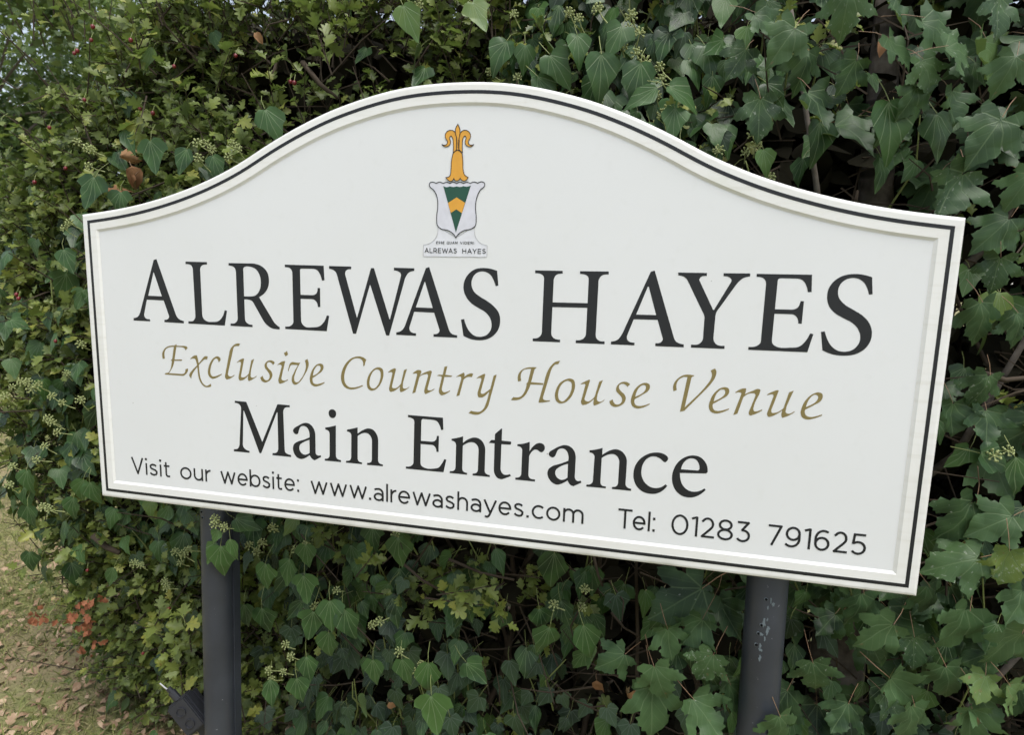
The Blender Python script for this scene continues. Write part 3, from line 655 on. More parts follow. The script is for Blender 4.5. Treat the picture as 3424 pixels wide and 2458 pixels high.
for wd, a, b in (('Visit', 92.3, 200.8), ('our', 229.1, 312.9), ('website:', 339.4, 542.5), ('www.alrewashayes.com', 571.9, 1185.3), ('Tel:', 1254.2, 1327.3), ('01283', 1358.5, 1505.2), ('791625', 1536.6, 1707.4)):
    set_word(wd, a, b, 612.3, 41.0, panel)
for wd, a, b in (('ALREWAS', 839.4, 907.6), ('HAYES', 919.2, 967.8)):
    set_word(wd, a, b, 73.4, 9.4, crest, sw=0.135, gap=0.20, lift=0.0004)
for wd, a, b in (('ESSE', 864.2, 881.3), ('QUAM', 886.3, 908.7), ('VIDERI', 914.2, 943.0)):
    set_word(wd, a, b, 55.3, 5.0, crest, sw=0.16, gap=0.28, lift=0.0004)

# ------------------------------------------------------------------ posts
def post_mat():
    t = NT('charcoal_post_paint')
    p = t.obj()
    c = t.mix(t.maprange(t.noise(p, 6, 4), 0.35, 0.7), (0.024, 0.0275, 0.036), (0.037, 0.042, 0.053))
    mp = t.n('ShaderNodeMapping')
    mp.inputs['Scale'].default_value = (90, 90, 7)
    mp.inputs['Rotation'].default_value = (0.12, 0.10, 0)
    t.l(p, mp.inputs['Vector'])
    sc = t.noise(mp.outputs[0], 1.0, 2)
    c = t.mix(t.maprange(sc, 0.735, 0.76, 0.0, 0.55), c, (0.24, 0.24, 0.25))
    c = t.mix(t.maprange(t.noise(p, 120, 3), 0.72, 0.76, 0.0, 0.6), c, (0.30, 0.31, 0.34))
    return t.done(t.principled(c, t.maprange(t.noise(p, 14, 4), 0.3, 0.7, 0.36, 0.55), 0.5, bump=sc, bstr=0.05))
M_POST = post_mat()
M_CHIP = plain('pale_primer', (0.125, 0.155, 0.175), 0.6)
M_STEEL = plain('bright_steel', (0.62, 0.62, 0.62), 0.35, 0.5, 0.8)
M_HOLE = plain('hole_black', (0.006, 0.006, 0.007), 0.8, 0.1)

def post(x_top, x_bot, halfw, chips, slot):
    yc = BT + halfw + 0.003
    p0 = Vector((x_bot, yc, -0.05))
    p1 = Vector((x_top, yc, ZT - 0.10))
    n = 48
    V, F = [], []
    for q in (p0, p0.lerp(p1, 0.5), p1):
        for k in range(n):
            a = 2 * math.pi * k / n
            ca, sa = math.cos(a), math.sin(a)
            e = 0.98
            r = halfw
            dx, dy = math.copysign(abs(ca) ** e, ca) * r, math.copysign(abs(sa) ** e, sa) * r
            V.append(q + Vector((dx, dy, 0)))
    for j in range(2):
        for k in range(n): F.append((j * n + k, j * n + (k + 1) % n, (j + 1) * n + (k + 1) % n, (j + 1) * n + k))
    F.append(tuple(range(2 * n, 3 * n)))
    po = mesh_obj('post', V, F, M_POST, SIGN, smooth=True)
    for side in slot:                                  # rear flange of the extrusion, seen as a thin strip beside the post
        w = 0.0035
        bv = []
        for q in (p0, p1):
            for dx in (halfw * 0.98, halfw * 0.98 + w):
                for dy in (0.010, 0.034): bv.append(q + Vector((side * dx, dy, 0)))
        bf = [(0, 2, 6, 4), (1, 5, 7, 3), (0, 4, 5, 1), (2, 3, 7, 6), (4, 6, 7, 5)]
        mesh_obj('rear_flange', bv, bf, M_POST, po)
    rng = random.Random(int(x_top * 1000))
    for (bx, bz, hole) in chips:                       # board metres from the centre, height
        f = (bz - p0.z) / (p1.z - p0.z)
        cx = p0.x + (p1.x - p0.x) * f
        u = max(-0.8, min(0.8, (bx - cx) / halfw))
        yy = yc - halfw * (1 - abs(u) ** (2 / 0.98)) ** (0.98 / 2) - 0.0004
        if hole:
            for nm, ra, dy, mt in (('screw_rim', 0.0036, 0, M_CHIP), ('screw_hole', 0.0028, -0.0006, M_HOLE)):
                vs_ = [Vector((bx + ra * math.cos(a), yy + dy - 0.0006, bz + ra * math.sin(a))) for a in [2 * math.pi * k / 14 for k in range(14)]] + \
                      [Vector((bx + ra * math.cos(a), yy + dy + 0.004, bz + ra * math.sin(a))) for a in [2 * math.pi * k / 14 for k in range(14)]]
                fs_ = [tuple(range(14))] + [(k, (k + 1) % 14, 14 + (k + 1) % 14, 14 + k) for k in range(14)]
                mesh_obj(nm, vs_, fs_, mt, po)
        else:
            m = 16
            sx, sz = rng.uniform(0.0015, 0.0050), rng.uniform(0.004, 0.011)
            pts = []
            for k in range(m):
                a = 2 * math.pi * k / m
                r = rng.uniform(0.45, 1.15)
                xx, zz = bx + sx * r * math.cos(a), bz + sz * r * math.sin(a)
                u = max(-0.9, min(0.9, (xx - cx) / halfw))
                pts.append(Vector((xx, yc - halfw * (1 - abs(u) ** (2 / 0.98)) ** (0.98 / 2) - 0.0009, zz)))
            mesh_obj('paint_chip', pts, [tuple(range(m))], M_CHIP, po)
    return po
post(-0.622, -0.672, 0.0370, [(-0.652, 0.976, 1), (-0.655, 0.990, 1), (-0.66, 0.33, 0)], (1,))
post(0.651, 0.680, 0.0400, [(0.654, 0.955, 1), (0.650, 0.898, 1), (0.646, 0.878, 1), (0.644, 0.852, 1)] +
     [(0.663 + 0.006 * math.sin(k * 1.9) - 0.0006 * k, 0.955 - 0.0085 * k, 0) for k in (0, 1, 2, 5, 6, 7, 8, 9, 10, 12, 13, 15)], ())

# ------------------------------------------------------------------ ground
def ground_mat():
    t = NT('grass_and_soil')
    p = t.pos()
    c = t.mix(t.maprange(t.noise(p, 1.3, 5), 0.35, 0.65), (0.25, 0.205, 0.115), (0.17, 0.19, 0.065))
    c = t.mix(t.maprange(t.noise(p, 22, 5), 0.4, 0.7, 0, 0.7), c, (0.27, 0.21, 0.13))
    c = t.mix(t.maprange(t.noise(p, 90, 3), 0.55, 0.75, 0, 0.5), c, (0.08, 0.06, 0.035))
    return t.done(t.principled(c, 0.9, 0.2, bump=t.noise(p, 60, 5), bstr=0.8, bdist=0.02))
gv, gf = [], []
N = 60
for j in range(N + 1):
    for i in range(N + 1):
        f = lambda k: math.copysign((abs(2 * k / N - 1)) ** 3.2, 2 * k / N - 1) * 600
        x, y = f(i) - 1.5, f(j) + 0.8
        d = math.hypot(x + 1, y - 0.6)
        z = (0.02 * math.sin(x * 3.1 + 1) * math.sin(y * 2.7) + 0.012 * math.sin(x * 8) * math.cos(y * 7.3)) * min(1, 6 / (d + 1)) - 0.01
        gv.append((x, y, z))
for j in range(N):
    for i in range(N): gf.append((j * (N + 1) + i, j * (N + 1) + i + 1, (j + 1) * (N + 1) + i + 1, (j + 1) * (N + 1) + i))
tag(mesh_obj('ground', gv, gf, ground_mat(), smooth=True), kind='structure')

# ------------------------------------------------------------------ leaf templates
def half(pts): return [(x, y) for x, y in pts] + [(-x, y) for x, y in reversed(pts) if x > 1e-6]
IVY = [(0.0, 0.0), (0.10, -0.035), (0.23, 0.02), (0.345, 0.14), (0.375, 0.26), (0.31, 0.43), (0.22, 0.61), (0.12, 0.80), (0.045, 0.94), (0.0, 1.0)]
IVY2 = [(0.0, 0.02), (0.15, -0.04), (0.32, 0.05), (0.42, 0.22), (0.37, 0.38), (0.25, 0.52), (0.17, 0.72), (0.06, 0.92), (0.0, 1.0)]
IVY3 = [(0.0, 0.0), (0.08, 0.01), (0.20, 0.12), (0.275, 0.28), (0.26, 0.44), (0.19, 0.64), (0.09, 0.84), (0.0, 1.0)]
IVY4 = [(0.0, 0.03), (0.12, -0.05), (0.28, -0.02), (0.40, 0.12), (0.47, 0.28), (0.33, 0.37), (0.25, 0.48), (0.20, 0.66), (0.09, 0.87), (0.0, 1.0)]
IVYL = [(0.0, 0.06), (0.10, -0.07), (0.26, -0.12), (0.40, -0.03), (0.50, 0.12), (0.57, 0.27), (0.40, 0.36), (0.30, 0.46), (0.26, 0.62), (0.14, 0.84), (0.0, 1.0)]
HAW = [(0.0, 0.0), (0.05, 0.10), (0.13, 0.22), (0.38, 0.33), (0.43, 0.42), (0.31, 0.47), (0.17, 0.46), (0.33, 0.62), (0.37, 0.73), (0.24, 0.75), (0.14, 0.72), (0.18, 0.86), (0.12, 0.96), (0.0, 1.0)]
HAW2 = [(0.0, 0.0), (0.06, 0.14), (0.16, 0.30), (0.37, 0.45), (0.36, 0.56), (0.22, 0.56), (0.33, 0.74), (0.30, 0.84), (0.16, 0.80), (0.17, 0.93), (0.0, 1.0)]
SYC = [(0.0, 0.05), (0.06, -0.04), (0.18, -0.11), (0.28, -0.17), (0.36, -0.14), (0.50, -0.15), (0.48, -0.05), (0.50, 0.03), (0.43, 0.07), (0.40, 0.11), (0.50, 0.15), (0.54, 0.21), (0.62, 0.23), (0.66, 0.31), (0.73, 0.33), (0.82, 0.46),
       (0.69, 0.47), (0.63, 0.53), (0.54, 0.49), (0.47, 0.53), (0.40, 0.47), (0.32, 0.44), (0.33, 0.54), (0.41, 0.58), (0.37, 0.66), (0.38, 0.72), (0.28, 0.77), (0.25, 0.85), (0.14, 0.88), (0.09, 0.95), (0.0, 1.06)]
SYC = [(x * 0.84, y) for x, y in SYC]
OVAL = [(0.0, 0.0), (0.17, 0.16), (0.24, 0.40), (0.19, 0.68), (0.0, 1.0)]
OVALG = [(0.0, 0.0), (0.28, 0.14), (0.40, 0.42), (0.28, 0.74), (0.0, 1.0)]

class Leaf:
    """flat template: vertices, triangles, uv and material index; length 1, base at origin, tip along +Y, face +Z"""
    def __init__(self, outline, fold=0.25, droop=0.25, ripple=0.04, pet=0.35, petr=0.012, seed=0, jit=0.03, spine=3, twist=0.0, veins=()):
        r = random.Random(seed)
        out = half(outline)
        out = [(x * (1 + r.uniform(-jit, jit) * 2) + r.uniform(-jit, jit) * 0.5, y + r.uniform(-jit, jit) * 0.6) if abs(x) > 1e-6 else (x, y) for x, y in out]
        n = len(out)
        inner = [(0.0, 0.12 + 0.76 * k / max(spine - 1, 1)) for k in range(spine)] if spine else []
        for va in veins:
            for sg in (-1, 1): inner.append((sg * 0.30 * math.sin(R_(va)), 0.05 + 0.30 * math.cos(R_(va))))
        vs_, _, fs_, *_ = delaunay_2d_cdt([Vector(p) for p in out + inner], [(i, (i + 1) % n) for i in range(n)], [], 1, 1e-5)
        ph = r.uniform(0, 6)
        V = []
        for v in vs_:
            x, y = v.x, v.y
            z = fold * abs(x) - droop * max(y, 0) ** 2 * 0.6 - droop * x * x * 0.9 + ripple * math.sin(7 * y + 9 * abs(x) + ph) + twist * x * y
            if veins:
                aa = math.degrees(math.atan2(abs(x), y - 0.04))
                dd = min(abs(aa - q) for q in (0,) + tuple(veins))
                z += 0.0045 * dd * min(1.0, math.hypot(x, y) * 1.5) - 0.05
            V.append((x, y, z))
        F = [tuple(f) for f in fs_]
        F2 = []
        for f in F:
            a, b, c = (vs_[i] for i in f[:3])
            if (b - a).cross(c - a) < 0: f = tuple(reversed(f))
            F2.append(f)
        UV = [(v.x + 0.5, v.y * 0.75 + 0.25) for v in vs_]
        mi = [0] * len(F2)
        if pet > 0:
            pv, pf = tube([(0, 0.01, 0), (0.02, -pet * 0.5, -pet * 0.18), (0.0, -pet, -pet * 0.55)], [petr * 0.8, petr, petr], 3, False)
            o = len(V)
            V += [tuple(p) for p in pv]
            UV += [(0.5, 0.1)] * len(pv)
            for q in pf:
                F2.append((o + q[0], o + q[1], o + q[2]))
                F2.append((o + q[0], o + q[2], o + q[3]))
                mi += [1, 1]
        self.V = np.array(V, float)
        self.F = np.array(F2, int)
        self.UV = np.array(UV, float)
        self.mi = np.array(mi, int)
        self.me = None
    def mesh(self, name, mats):
        me = bpy.data.meshes.new(name)
        me.from_pydata([tuple(v) for v in self.V], [], [tuple(f) for f in self.F])
        for m in mats: me.materials.append(m)
        me.polygons.foreach_set('material_index', self.mi.tolist())
        me.polygons.foreach_set('use_smooth', [True] * len(self.F))
        uvl = me.uv_layers.new(name='UVMap')
        uvl.data.foreach_set('uv', self.UV[self.F.ravel()].ravel())
        me.update()
        return me

def frame(tip, normal):
    """rotation with +Y along tip and +Z near normal"""
    y = Vector(tip).normalized()
    z = Vector(normal)
    z = z - y * z.dot(y)
    if z.length < 1e-4: z = y.orthogonal()
    z.normalize()
    x = y.cross(z)
    return Matrix(((x.x, y.x, z.x), (x.y, y.y, z.y), (x.z, y.z, z.z)))

def mass(name, temps, items, mats, parent, smooth=True):
    """many small leaves joined: items = (template index, 3x3 rotation, size, position, random)"""
    Vs, Fs, UVs, MI, RN = [], [], [], [], []
    off = Vector((0, 0, 0))
    p = parent
    while p is not None:
        off += p.location
        p = p.parent
    offn = np.array(off)
    base = 0
    by = {}
    for it in items: by.setdefault(it[0], []).append(it)
    for k, its in by.items():
        T = temps[k]
        n, nv = len(its), len(T.V)
        Rm = np.array([[list(r) for r in it[1]] for it in its])
        sc = np.array([it[2] for it in its])
        ps = np.array([list(it[3]) for it in its]) - offn
        P = np.einsum('nij,vj->nvi', Rm, T.V) * sc[:, None, None] + ps[:, None, :]
        Vs.append(P.reshape(-1, 3))
        Fs.append((T.F[None] + (base + np.arange(n) * nv)[:, None, None]).reshape(-1, 3))
        UVs.append(np.tile(T.UV[T.F.ravel()], (n, 1)))
        MI.append(np.tile(T.mi, n))
        RN.append(np.repeat(np.array([it[4] for it in its]), nv))
        base += n * nv
    V = np.concatenate(Vs); F = np.concatenate(Fs); UV = np.concatenate(UVs); MI = np.concatenate(MI); RN = np.concatenate(RN)
    me = bpy.data.meshes.new(name)
    me.vertices.add(len(V)); me.vertices.foreach_set('co', V.ravel())
    me.loops.add(F.size); me.loops.foreach_set('vertex_index', F.ravel())
    me.polygons.add(len(F))
    me.polygons.foreach_set('loop_start', np.arange(0, F.size, 3))
    me.polygons.foreach_set('loop_total', np.full(len(F), 3))
    for m in mats: me.materials.append(m)
    me.polygons.foreach_set('material_index', MI)
    if smooth: me.polygons.foreach_set('use_smooth', np.ones(len(F), bool))
    uvl = me.uv_layers.new(name='UVMap'); uvl.data.foreach_set('uv', UV.ravel())
    a = me.attributes.new('rnd', 'FLOAT', 'POINT'); a.data.foreach_set('value', RN)
    me.update(calc_edges=True)
    me.validate()
    o = bpy.data.objects.new(name, me)
    link(o, parent)
    return tag(o, kind='stuff')

def singles(name, temps, meshes, items, parent):
    for (k, rot, size, pos, rnd) in items:
        o = bpy.data.objects.new(name, meshes[k])
        link(o, parent)
        o.color = (rnd, 1, 1, 1)
        place(o, parent, Matrix.Translation(pos) @ rot.to_4x4() @ Matrix.Scale(size, 4))

def seen(p):
    """roughly how large and how open a leaf lies towards someone standing in front of the sign"""
    d = Vector(p) - CAMP
    z = -d.dot(BK)
    if z < 0.2: return 0
    x, y = d.dot(RT) / z, d.dot(UP) / z
    if abs(x) > 0.88 or abs(y) > 0.63: return 0
    q = CAMP + d * (1.166 / max(d.y, 1e-3))          # where the line of sight passes the board
    if abs(q.x) < 0.9 and ZT - 0.68 < q.z < ZT + top_at(q.x * 1000) / 1000 and p[1] > 0: return 0
    return 1 / z
def split(items, n, jitter=0.12):
    sc = [(seen(it[3]) * it[2] * (1 + random.uniform(-jitter, jitter)), i) for i, it in enumerate(items)]
    sc.sort(reverse=True)
    pick = {i for s, i in sc[:n] if s > 0}
    return [it for i, it in enumerate(items) if i in pick], [it for i, it in enumerate(items) if i not in pick]

# ------------------------------------------------------------------ leaf materials
M_TWIG = plain('brown_twig', (0.055, 0.042, 0.030), 0.85, 0.2)
M_STALKG = plain('green_stalk', (0.16, 0.19, 0.055), 0.55)
M_STALKR = plain('reddish_stalk', (0.17, 0.10, 0.05), 0.55)
M_HAW = leaf_mat('hawthorn_leaf', [(0.0, (0.045, 0.066, 0.020)), (0.35, (0.080, 0.110, 0.028)), (0.66, (0.125, 0.160, 0.038)), (0.88, (0.19, 0.23, 0.052)), (1.0, (0.32, 0.30, 0.06))], (0.16, 0.19, 0.07), (0, 38), vw=0.018, vstr=0.35, rough=0.42, spec=0.38, transl=0.30, edge=(0.16, 0.10, 0.03))
M_IVY = leaf_mat('ivy_leaf', [(0.0, (0.010, 0.025, 0.010)), (0.4, (0.021, 0.050, 0.017)), (0.8, (0.044, 0.094, 0.026)), (0.94, (0.072, 0.13, 0.032)), (1.0, (0.12, 0.17, 0.04))], (0.17, 0.23, 0.12), (0, 21, 46), vw=0.011, vstr=0.5, rough=0.38, spec=0.30, transl=0.15, side=0.12)
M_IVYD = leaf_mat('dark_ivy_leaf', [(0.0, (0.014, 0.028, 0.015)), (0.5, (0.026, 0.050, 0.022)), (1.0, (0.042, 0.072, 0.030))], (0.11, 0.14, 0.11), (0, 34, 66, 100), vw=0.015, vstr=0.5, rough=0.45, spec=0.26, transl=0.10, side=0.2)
M_SYC = leaf_mat('sycamore_leaf', [(0.0, (0.010, 0.024, 0.012)), (0.40, (0.022, 0.048, 0.020)), (0.72, (0.054, 0.100, 0.038)), (0.90, (0.085, 0.14, 0.045)), (1.0, (0.18, 0.23, 0.05))], (0.13, 0.19, 0.09), (0, 38, 78), vw=0.014, vstr=0.45, rough=0.45, spec=0.25, transl=0.20, spots=0.5, edge=(0.17, 0.10, 0.05), side=0.3)
M_DEAD = leaf_mat('dead_brown_leaf', [(0.0, (0.13, 0.065, 0.030)), (0.5, (0.22, 0.115, 0.055)), (1.0, (0.34, 0.21, 0.11))], (0.30, 0.17, 0.09), (0, 40), vstr=0.3, rough=0.75, spec=0.25, transl=0.15, tcol=(0.3, 0.14, 0.05))
M_RUST = leaf_mat('rust_red_leaf', [(0.0, (0.12, 0.040, 0.018)), (0.5, (0.22, 0.080, 0.038)), (1.0, (0.32, 0.135, 0.07))], (0.26, 0.11, 0.07), (0, 40), vstr=0.3, rough=0.75, spec=0.25, transl=0.15, tcol=(0.3, 0.09, 0.04))
M_INNER = plain('gap_shade_inner_leaf', (0.024, 0.022, 0.014), 0.85, 0.1)  # shade inside the hedge painted in: leaf colour kept near black for deep gaps
M_BERRY = plain('haw_red', (0.135, 0.010, 0.013), 0.35, 0.5)
M_BUD = plain('ivy_bud', (0.30, 0.34, 0.14), 0.6)
M_BARK = plain('grey_bark', (0.10, 0.085, 0.068), 0.9, 0.2)

T_HAW = [Leaf(HAW, 0.30, 0.20, 0.03, 0.30, 0.016, s, 0.035, 2, tw) for s, tw in ((1, 0.2), (2, -0.3))] + [Leaf(HAW2, 0.45, 0.40, 0.04, 0.25, 0.016, s, 0.04, 2, tw) for s, tw in ((3, 0.4), (4, -0.2))] + [Leaf(HAW, 0.7, 0.1, 0.05, 0.3, 0.016, 5, 0.05, 2, 0.1)]
import copy as _copy
T_HAWM = []
for t_ in T_HAW:                                            # the same leaves without stalk, for the mass of foliage
    q_ = _copy.copy(t_)
    k_ = t_.mi == 0
    q_.F, q_.mi = t_.F[k_], t_.mi[k_]
    nv_ = q_.F.max() + 1
    q_.V, q_.UV = t_.V[:nv_], t_.UV[:nv_]
    T_HAWM.append(q_)
T_IVY = [Leaf(o_, fo, dr, ri, pe, 0.011, sd, 0.04, 3, tw) for o_, fo, dr, ri, pe, sd, tw in ((IVY, 0.16, 0.20, 0.025, 0.55, 1, 0.15), (IVY2, 0.25, 0.32, 0.03, 0.5, 2, -0.3), (IVY, 0.42, 0.45, 0.04, 0.5, 3, 0.35), (IVY4, 0.10, 0.20, 0.05, 0.6, 4, 0.1), (IVY3, 0.35, 0.35, 0.03, 0.5, 5, -0.35), (IVY2, 0.05, 0.55, 0.04, 0.6, 6, 0.4), (IVY4, 0.30, 0.30, 0.04, 0.5, 7, -0.2))]
NIVY = len(T_IVY)
T_IVYL = [Leaf(IVYL, 0.12, 0.20, 0.03, 0.5, 0.014, 1, 0.025, 3, 0.1), Leaf(IVYL, 0.22, 0.30, 0.03, 0.5, 0.014, 2, 0.03, 3, -0.1), Leaf(IVY2, 0.15, 0.2, 0.03, 0.5, 0.014, 6, 0.03, 3, 0.1)]
T_SYC = [Leaf(SYC, fo, dr, ri, pe, 0.010, sd, 0.03, 4, tw, (38, 80)) for fo, dr, ri, pe, sd, tw in ((0.10, 0.35, 0.04, 0.65, 1, 0.05), (0.20, 0.60, 0.05, 0.7, 2, -0.25), (0.04, 0.20, 0.06, 0.6, 3, 0.3), (0.30, 0.45, 0.05, 0.8, 4, 0.35), (-0.05, 0.85, 0.05, 0.6, 5, -0.1), (0.45, 0.20, 0.06, 0.7, 6, -0.4), (0.12, -0.20, 0.07, 0.6, 7, 0.2))]
NSYC = len(T_SYC)
T_DEAD = [Leaf(SYC, 0.8, 1.3, 0.12, 0.5, 0.012, 11, 0.05, 4, 0.6, (38, 80)), Leaf(OVALG, 0.9, 1.1, 0.10, 0.3, 0.02, 12, 0.06, 3, -0.6), Leaf(SYC, -0.7, 1.5, 0.14, 0.4, 0.012, 13, 0.05, 4, -0.7, (38, 80))]
T_FILL = [Leaf(OVALG, 0.2, 0.3, 0.0, 0, 0, 1, 0.02, 0), Leaf(OVALG, 0.4, 0.5, 0.0, 0, 0, 2, 0.02, 0)]

# ------------------------------------------------------------------ hedge surface
def n2(x, z, s=0.0):
    return (math.sin(3.1 * x + 1.7 * z + s) + math.sin(5.3 * x - 4.1 * z + 2 + s) * 0.7 + math.sin(9.7 * x + 7.9 * z + 4 + s) * 0.45 + math.sin(17 * x - 13 * z + s) * 0.25) / 2.4
TOPZ = 2.44
def surf(s, z):
    """s runs along the hedge: s >= 0 is the front (metres of X from the left corner), s < 0 goes round the left end. returns point, outward direction"""
    lx = -1.78 + 0.52 * max(0, (z - 1.75)) / 0.55 + 0.30 * max(0, (0.95 - z)) / 0.95 + 0.04 * math.sin(4 * z)
    yf = 0.27 + 0.10 * max(0, (z - 1.5)) + 0.10 * max(0, 0.8 - z) + 0.055 * n2(s, z)
    r = 0.32
    if s >= 0:
        return Vector((lx + r + s, yf, z)), Vector((0, -1, 0))
    a = -s / r
    if a < math.pi / 2:
        return Vector((lx + r - r * math.sin(a), yf + r - r * math.cos(a), z)), Vector((-math.sin(a), -math.cos(a), 0))
    return Vector((lx + 0.04 * n2(s * 2, z, 3), yf + r + (-s - r * math.pi / 2), z)), Vector((-1, 0, 0))
def sstep(a, b, x):
    t = max(0.0, min(1.0, (x - a) / (b - a)))
    return t * t * (3 - 2 * t)
def behind(x, z):   # well behind the board, out of everyone's sight
    return abs(x + 0.05) < 0.62 and 1.10 < z < 1.72
def w_haw(x, z):
    top = (1 - 0.80 * sstep(-0.05, 0.35, x)) * (1 - 0.9 * sstep(0.45, 0.8, x))
    mid = 0.75 * (1 - sstep(-0.7, -0.5, x)) + 0.10
    low = 0.95 * (1 - sstep(-0.80, -0.66, x)) + 0.10 * (1 - sstep(0.3, 0.7, x))
    under = 0.30 * (1 - sstep(-0.80, -0.66, x)) + 0.16 * (1 - sstep(0.2, 0.6, x))
    if z > 1.50: return top
    if z > 1.20: return mid
    if z > 0.72: return under + (mid - under) * sstep(1.05, 1.20, z)
    return low + (under - low) * sstep(0.60, 0.72, z)
def w_ivy(x, z):
    if x < -0.62:
        if z > 1.75: return 0.07 + 0.30 * sstep(1.95, 1.72, z) * sstep(-1.3, -0.9, x)
        if z > 1.25: return 0.55
        if z > 0.70: return 1.0
        return 0.16
    if z > 1.5:
        return (0.07 + 0.93 * sstep(-0.12, 0.12, x)) * (1 - 0.72 * sstep(0.58, 0.72, x))
    return 1.0 * (1 - 0.6 * sstep(0.7, 0.9, x))
def w_syc(x, z):
    if z > 1.68: return sstep(0.55, 0.70, x)
    if z > 1.05: return sstep(0.86, 0.94, x)
    return max(sstep(0.74, 0.86, x), 0.5 * sstep(0.36, 0.5, x) * sstep(1.0, 0.82, z))

# places where the hedge opens onto its dark inside: centre x, z, half width, half height
HOLLOWS = ((-0.50, 2.09, 0.17, 0.11), (-0.72, 2.02, 0.08, 0.06), (0.86, 1.78, 0.22, 0.075), (1.06, 1.18, 0.07, 0.16), (0.35, 0.90, 0.30, 0.10), (0.0, 0.93, 0.18, 0.06), (-0.95, 0.98, 0.10, 0.06), (0.62, 1.92, 0.07, 0.06), (1.02, 1.50, 0.05, 0.08), (0.40, 0.60, 0.09, 0.10), (-0.35, 0.42, 0.10, 0.07), (1.10, 2.02, 0.08, 0.05), (0.86, 0.66, 0.09, 0.12), (1.02, 0.90, 0.06, 0.07), (1.20, 0.78, 0.06, 0.05), (1.0, 0.58, 0.05, 0.05), (0.78, 2.06, 0.06, 0.05), (1.16, 1.62, 0.05, 0.05), (0.52, 0.72, 0.06, 0.06), (1.14, 1.86, 0.05, 0.05), (0.93, 2.14, 0.05, 0.04), (-1.22, 1.20, 0.07, 0.07), (-0.98, 2.10, 0.09, 0.05))
def hollow(x, z, grow=1.0):
    return any(((x - a) / (c * grow)) ** 2 + ((z - b) / (d * grow)) ** 2 < 1 for a, b, c, d in HOLLOWS)

def at(px, py, Y):
    """point at depth Y seen at that place of the photograph"""
    d = RT * ((px - 1712) / 2000) + UP * ((1229 - py) / 2000) - BK
    return CAMP + d * ((Y - CAMP.y) / d.y)
def rv(a=1.0): return Vector((random.uniform(-a, a), random.uniform(-a, a), random.uniform(-a, a)))
def rr(a, b): return random.uniform(a, b)

# ------------------------------------------------------------------ hawthorn hedge
HEDGE = empty('hawthorn_hedge', (-0.2, 0.75, 0.0), 'clipped hawthorn hedge with small lobed leaves running behind the white sign', 'hedge')
haw, twigs = [], []
def shoot(p, d, L, size, young=False):
    d = d.normalized()
    bend = rv(0.5) + Vector((0, 0, 0.3))
    n = max(3, int(L / 0.017))
    pts = []
    q = p.copy()
    for k in range(n + 1):
        pts.append(q.copy())
        d = (d + bend * 0.5 / n).normalized()
        q = q + d * (L / n)
    twigs.append(tube([pts[0], pts[len(pts) // 2], pts[-1]], [0.0022, 0.0017, 0.0009], 4, False))
    ang = rr(0, 6.28)
    for k in range(1, n + 1):
        ang += 2.4
        a = d.orthogonal().normalized()
        b = d.cross(a)
        side = a * math.cos(ang) + b * math.sin(ang)
        for _ in range(1 if random.random() < 0.75 else 2):
            tip = (side * rr(0.6, 1.0) + d * rr(0.3, 0.9) + rv(0.35)).normalized()
            nrm = d * 0.5 + Vector((0, -0.35, 0.65)) + rv(0.55)
            s = size * rr(0.65, 1.15) * (0.75 if k == n else 1)
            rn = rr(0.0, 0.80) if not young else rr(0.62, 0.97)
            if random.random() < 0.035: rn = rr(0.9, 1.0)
            haw.append((random.randrange(5), frame(tip, nrm), s, pts[k] + tip * 0.004 + rv(0.004), rn))
tries = 0
nshoot = 0
while nshoot < 3500 and tries < 40000:
    tries += 1
    s, z = rr(-1.5, 3.25), rr(0.03, TOPZ)
    p, o = surf(s, z)
    w = w_haw(p.x, z)
    if s < -0.6: w *= 0.55
    if behind(p.x, z): w *= 0.25
    if random.random() > w: continue
    if hollow(p.x, z, 1.35) and random.random() < 0.93: continue
    nshoot += 1
    dep = rr(0.0, 1.0) ** 1.5 * 0.20
    L = rr(0.07, 0.17)
    d = o * rr(0.3, 1.0) + Vector((rr(-0.8, 0.8), rr(-0.2, 0.2), rr(-0.3, 0.9)))
    if random.random() < 0.10 and z > 1.6:
        L, d = rr(0.14, 0.24), o * 0.5 + Vector((rr(-0.3, 0.3), 0, 1))
    shoot(p - o * (dep + 0.06), d, L, rr(0.030, 0.047), young=(dep < 0.06 and random.random() < (0.75 if p.x < -1.25 else 0.45)))  # extra pale young leaves on the left rim put its bright highlight into colour
for _ in range(700):                                       # the trimmed top
    x = rr(-1.55, 1.45)
    if random.random() > w_haw(x, 2.2) + 0.15: continue
    y = rr(0.35, 1.5)
    shoot(Vector((x, y, TOPZ - 0.10 + 0.05 * n2(x, y) + rr(-0.12, 0.03))), Vector((rr(-0.5, 0.5), rr(-0.6, 0.3), 1)), rr(0.08, 0.17), rr(0.030, 0.044), young=random.random() < 0.6)
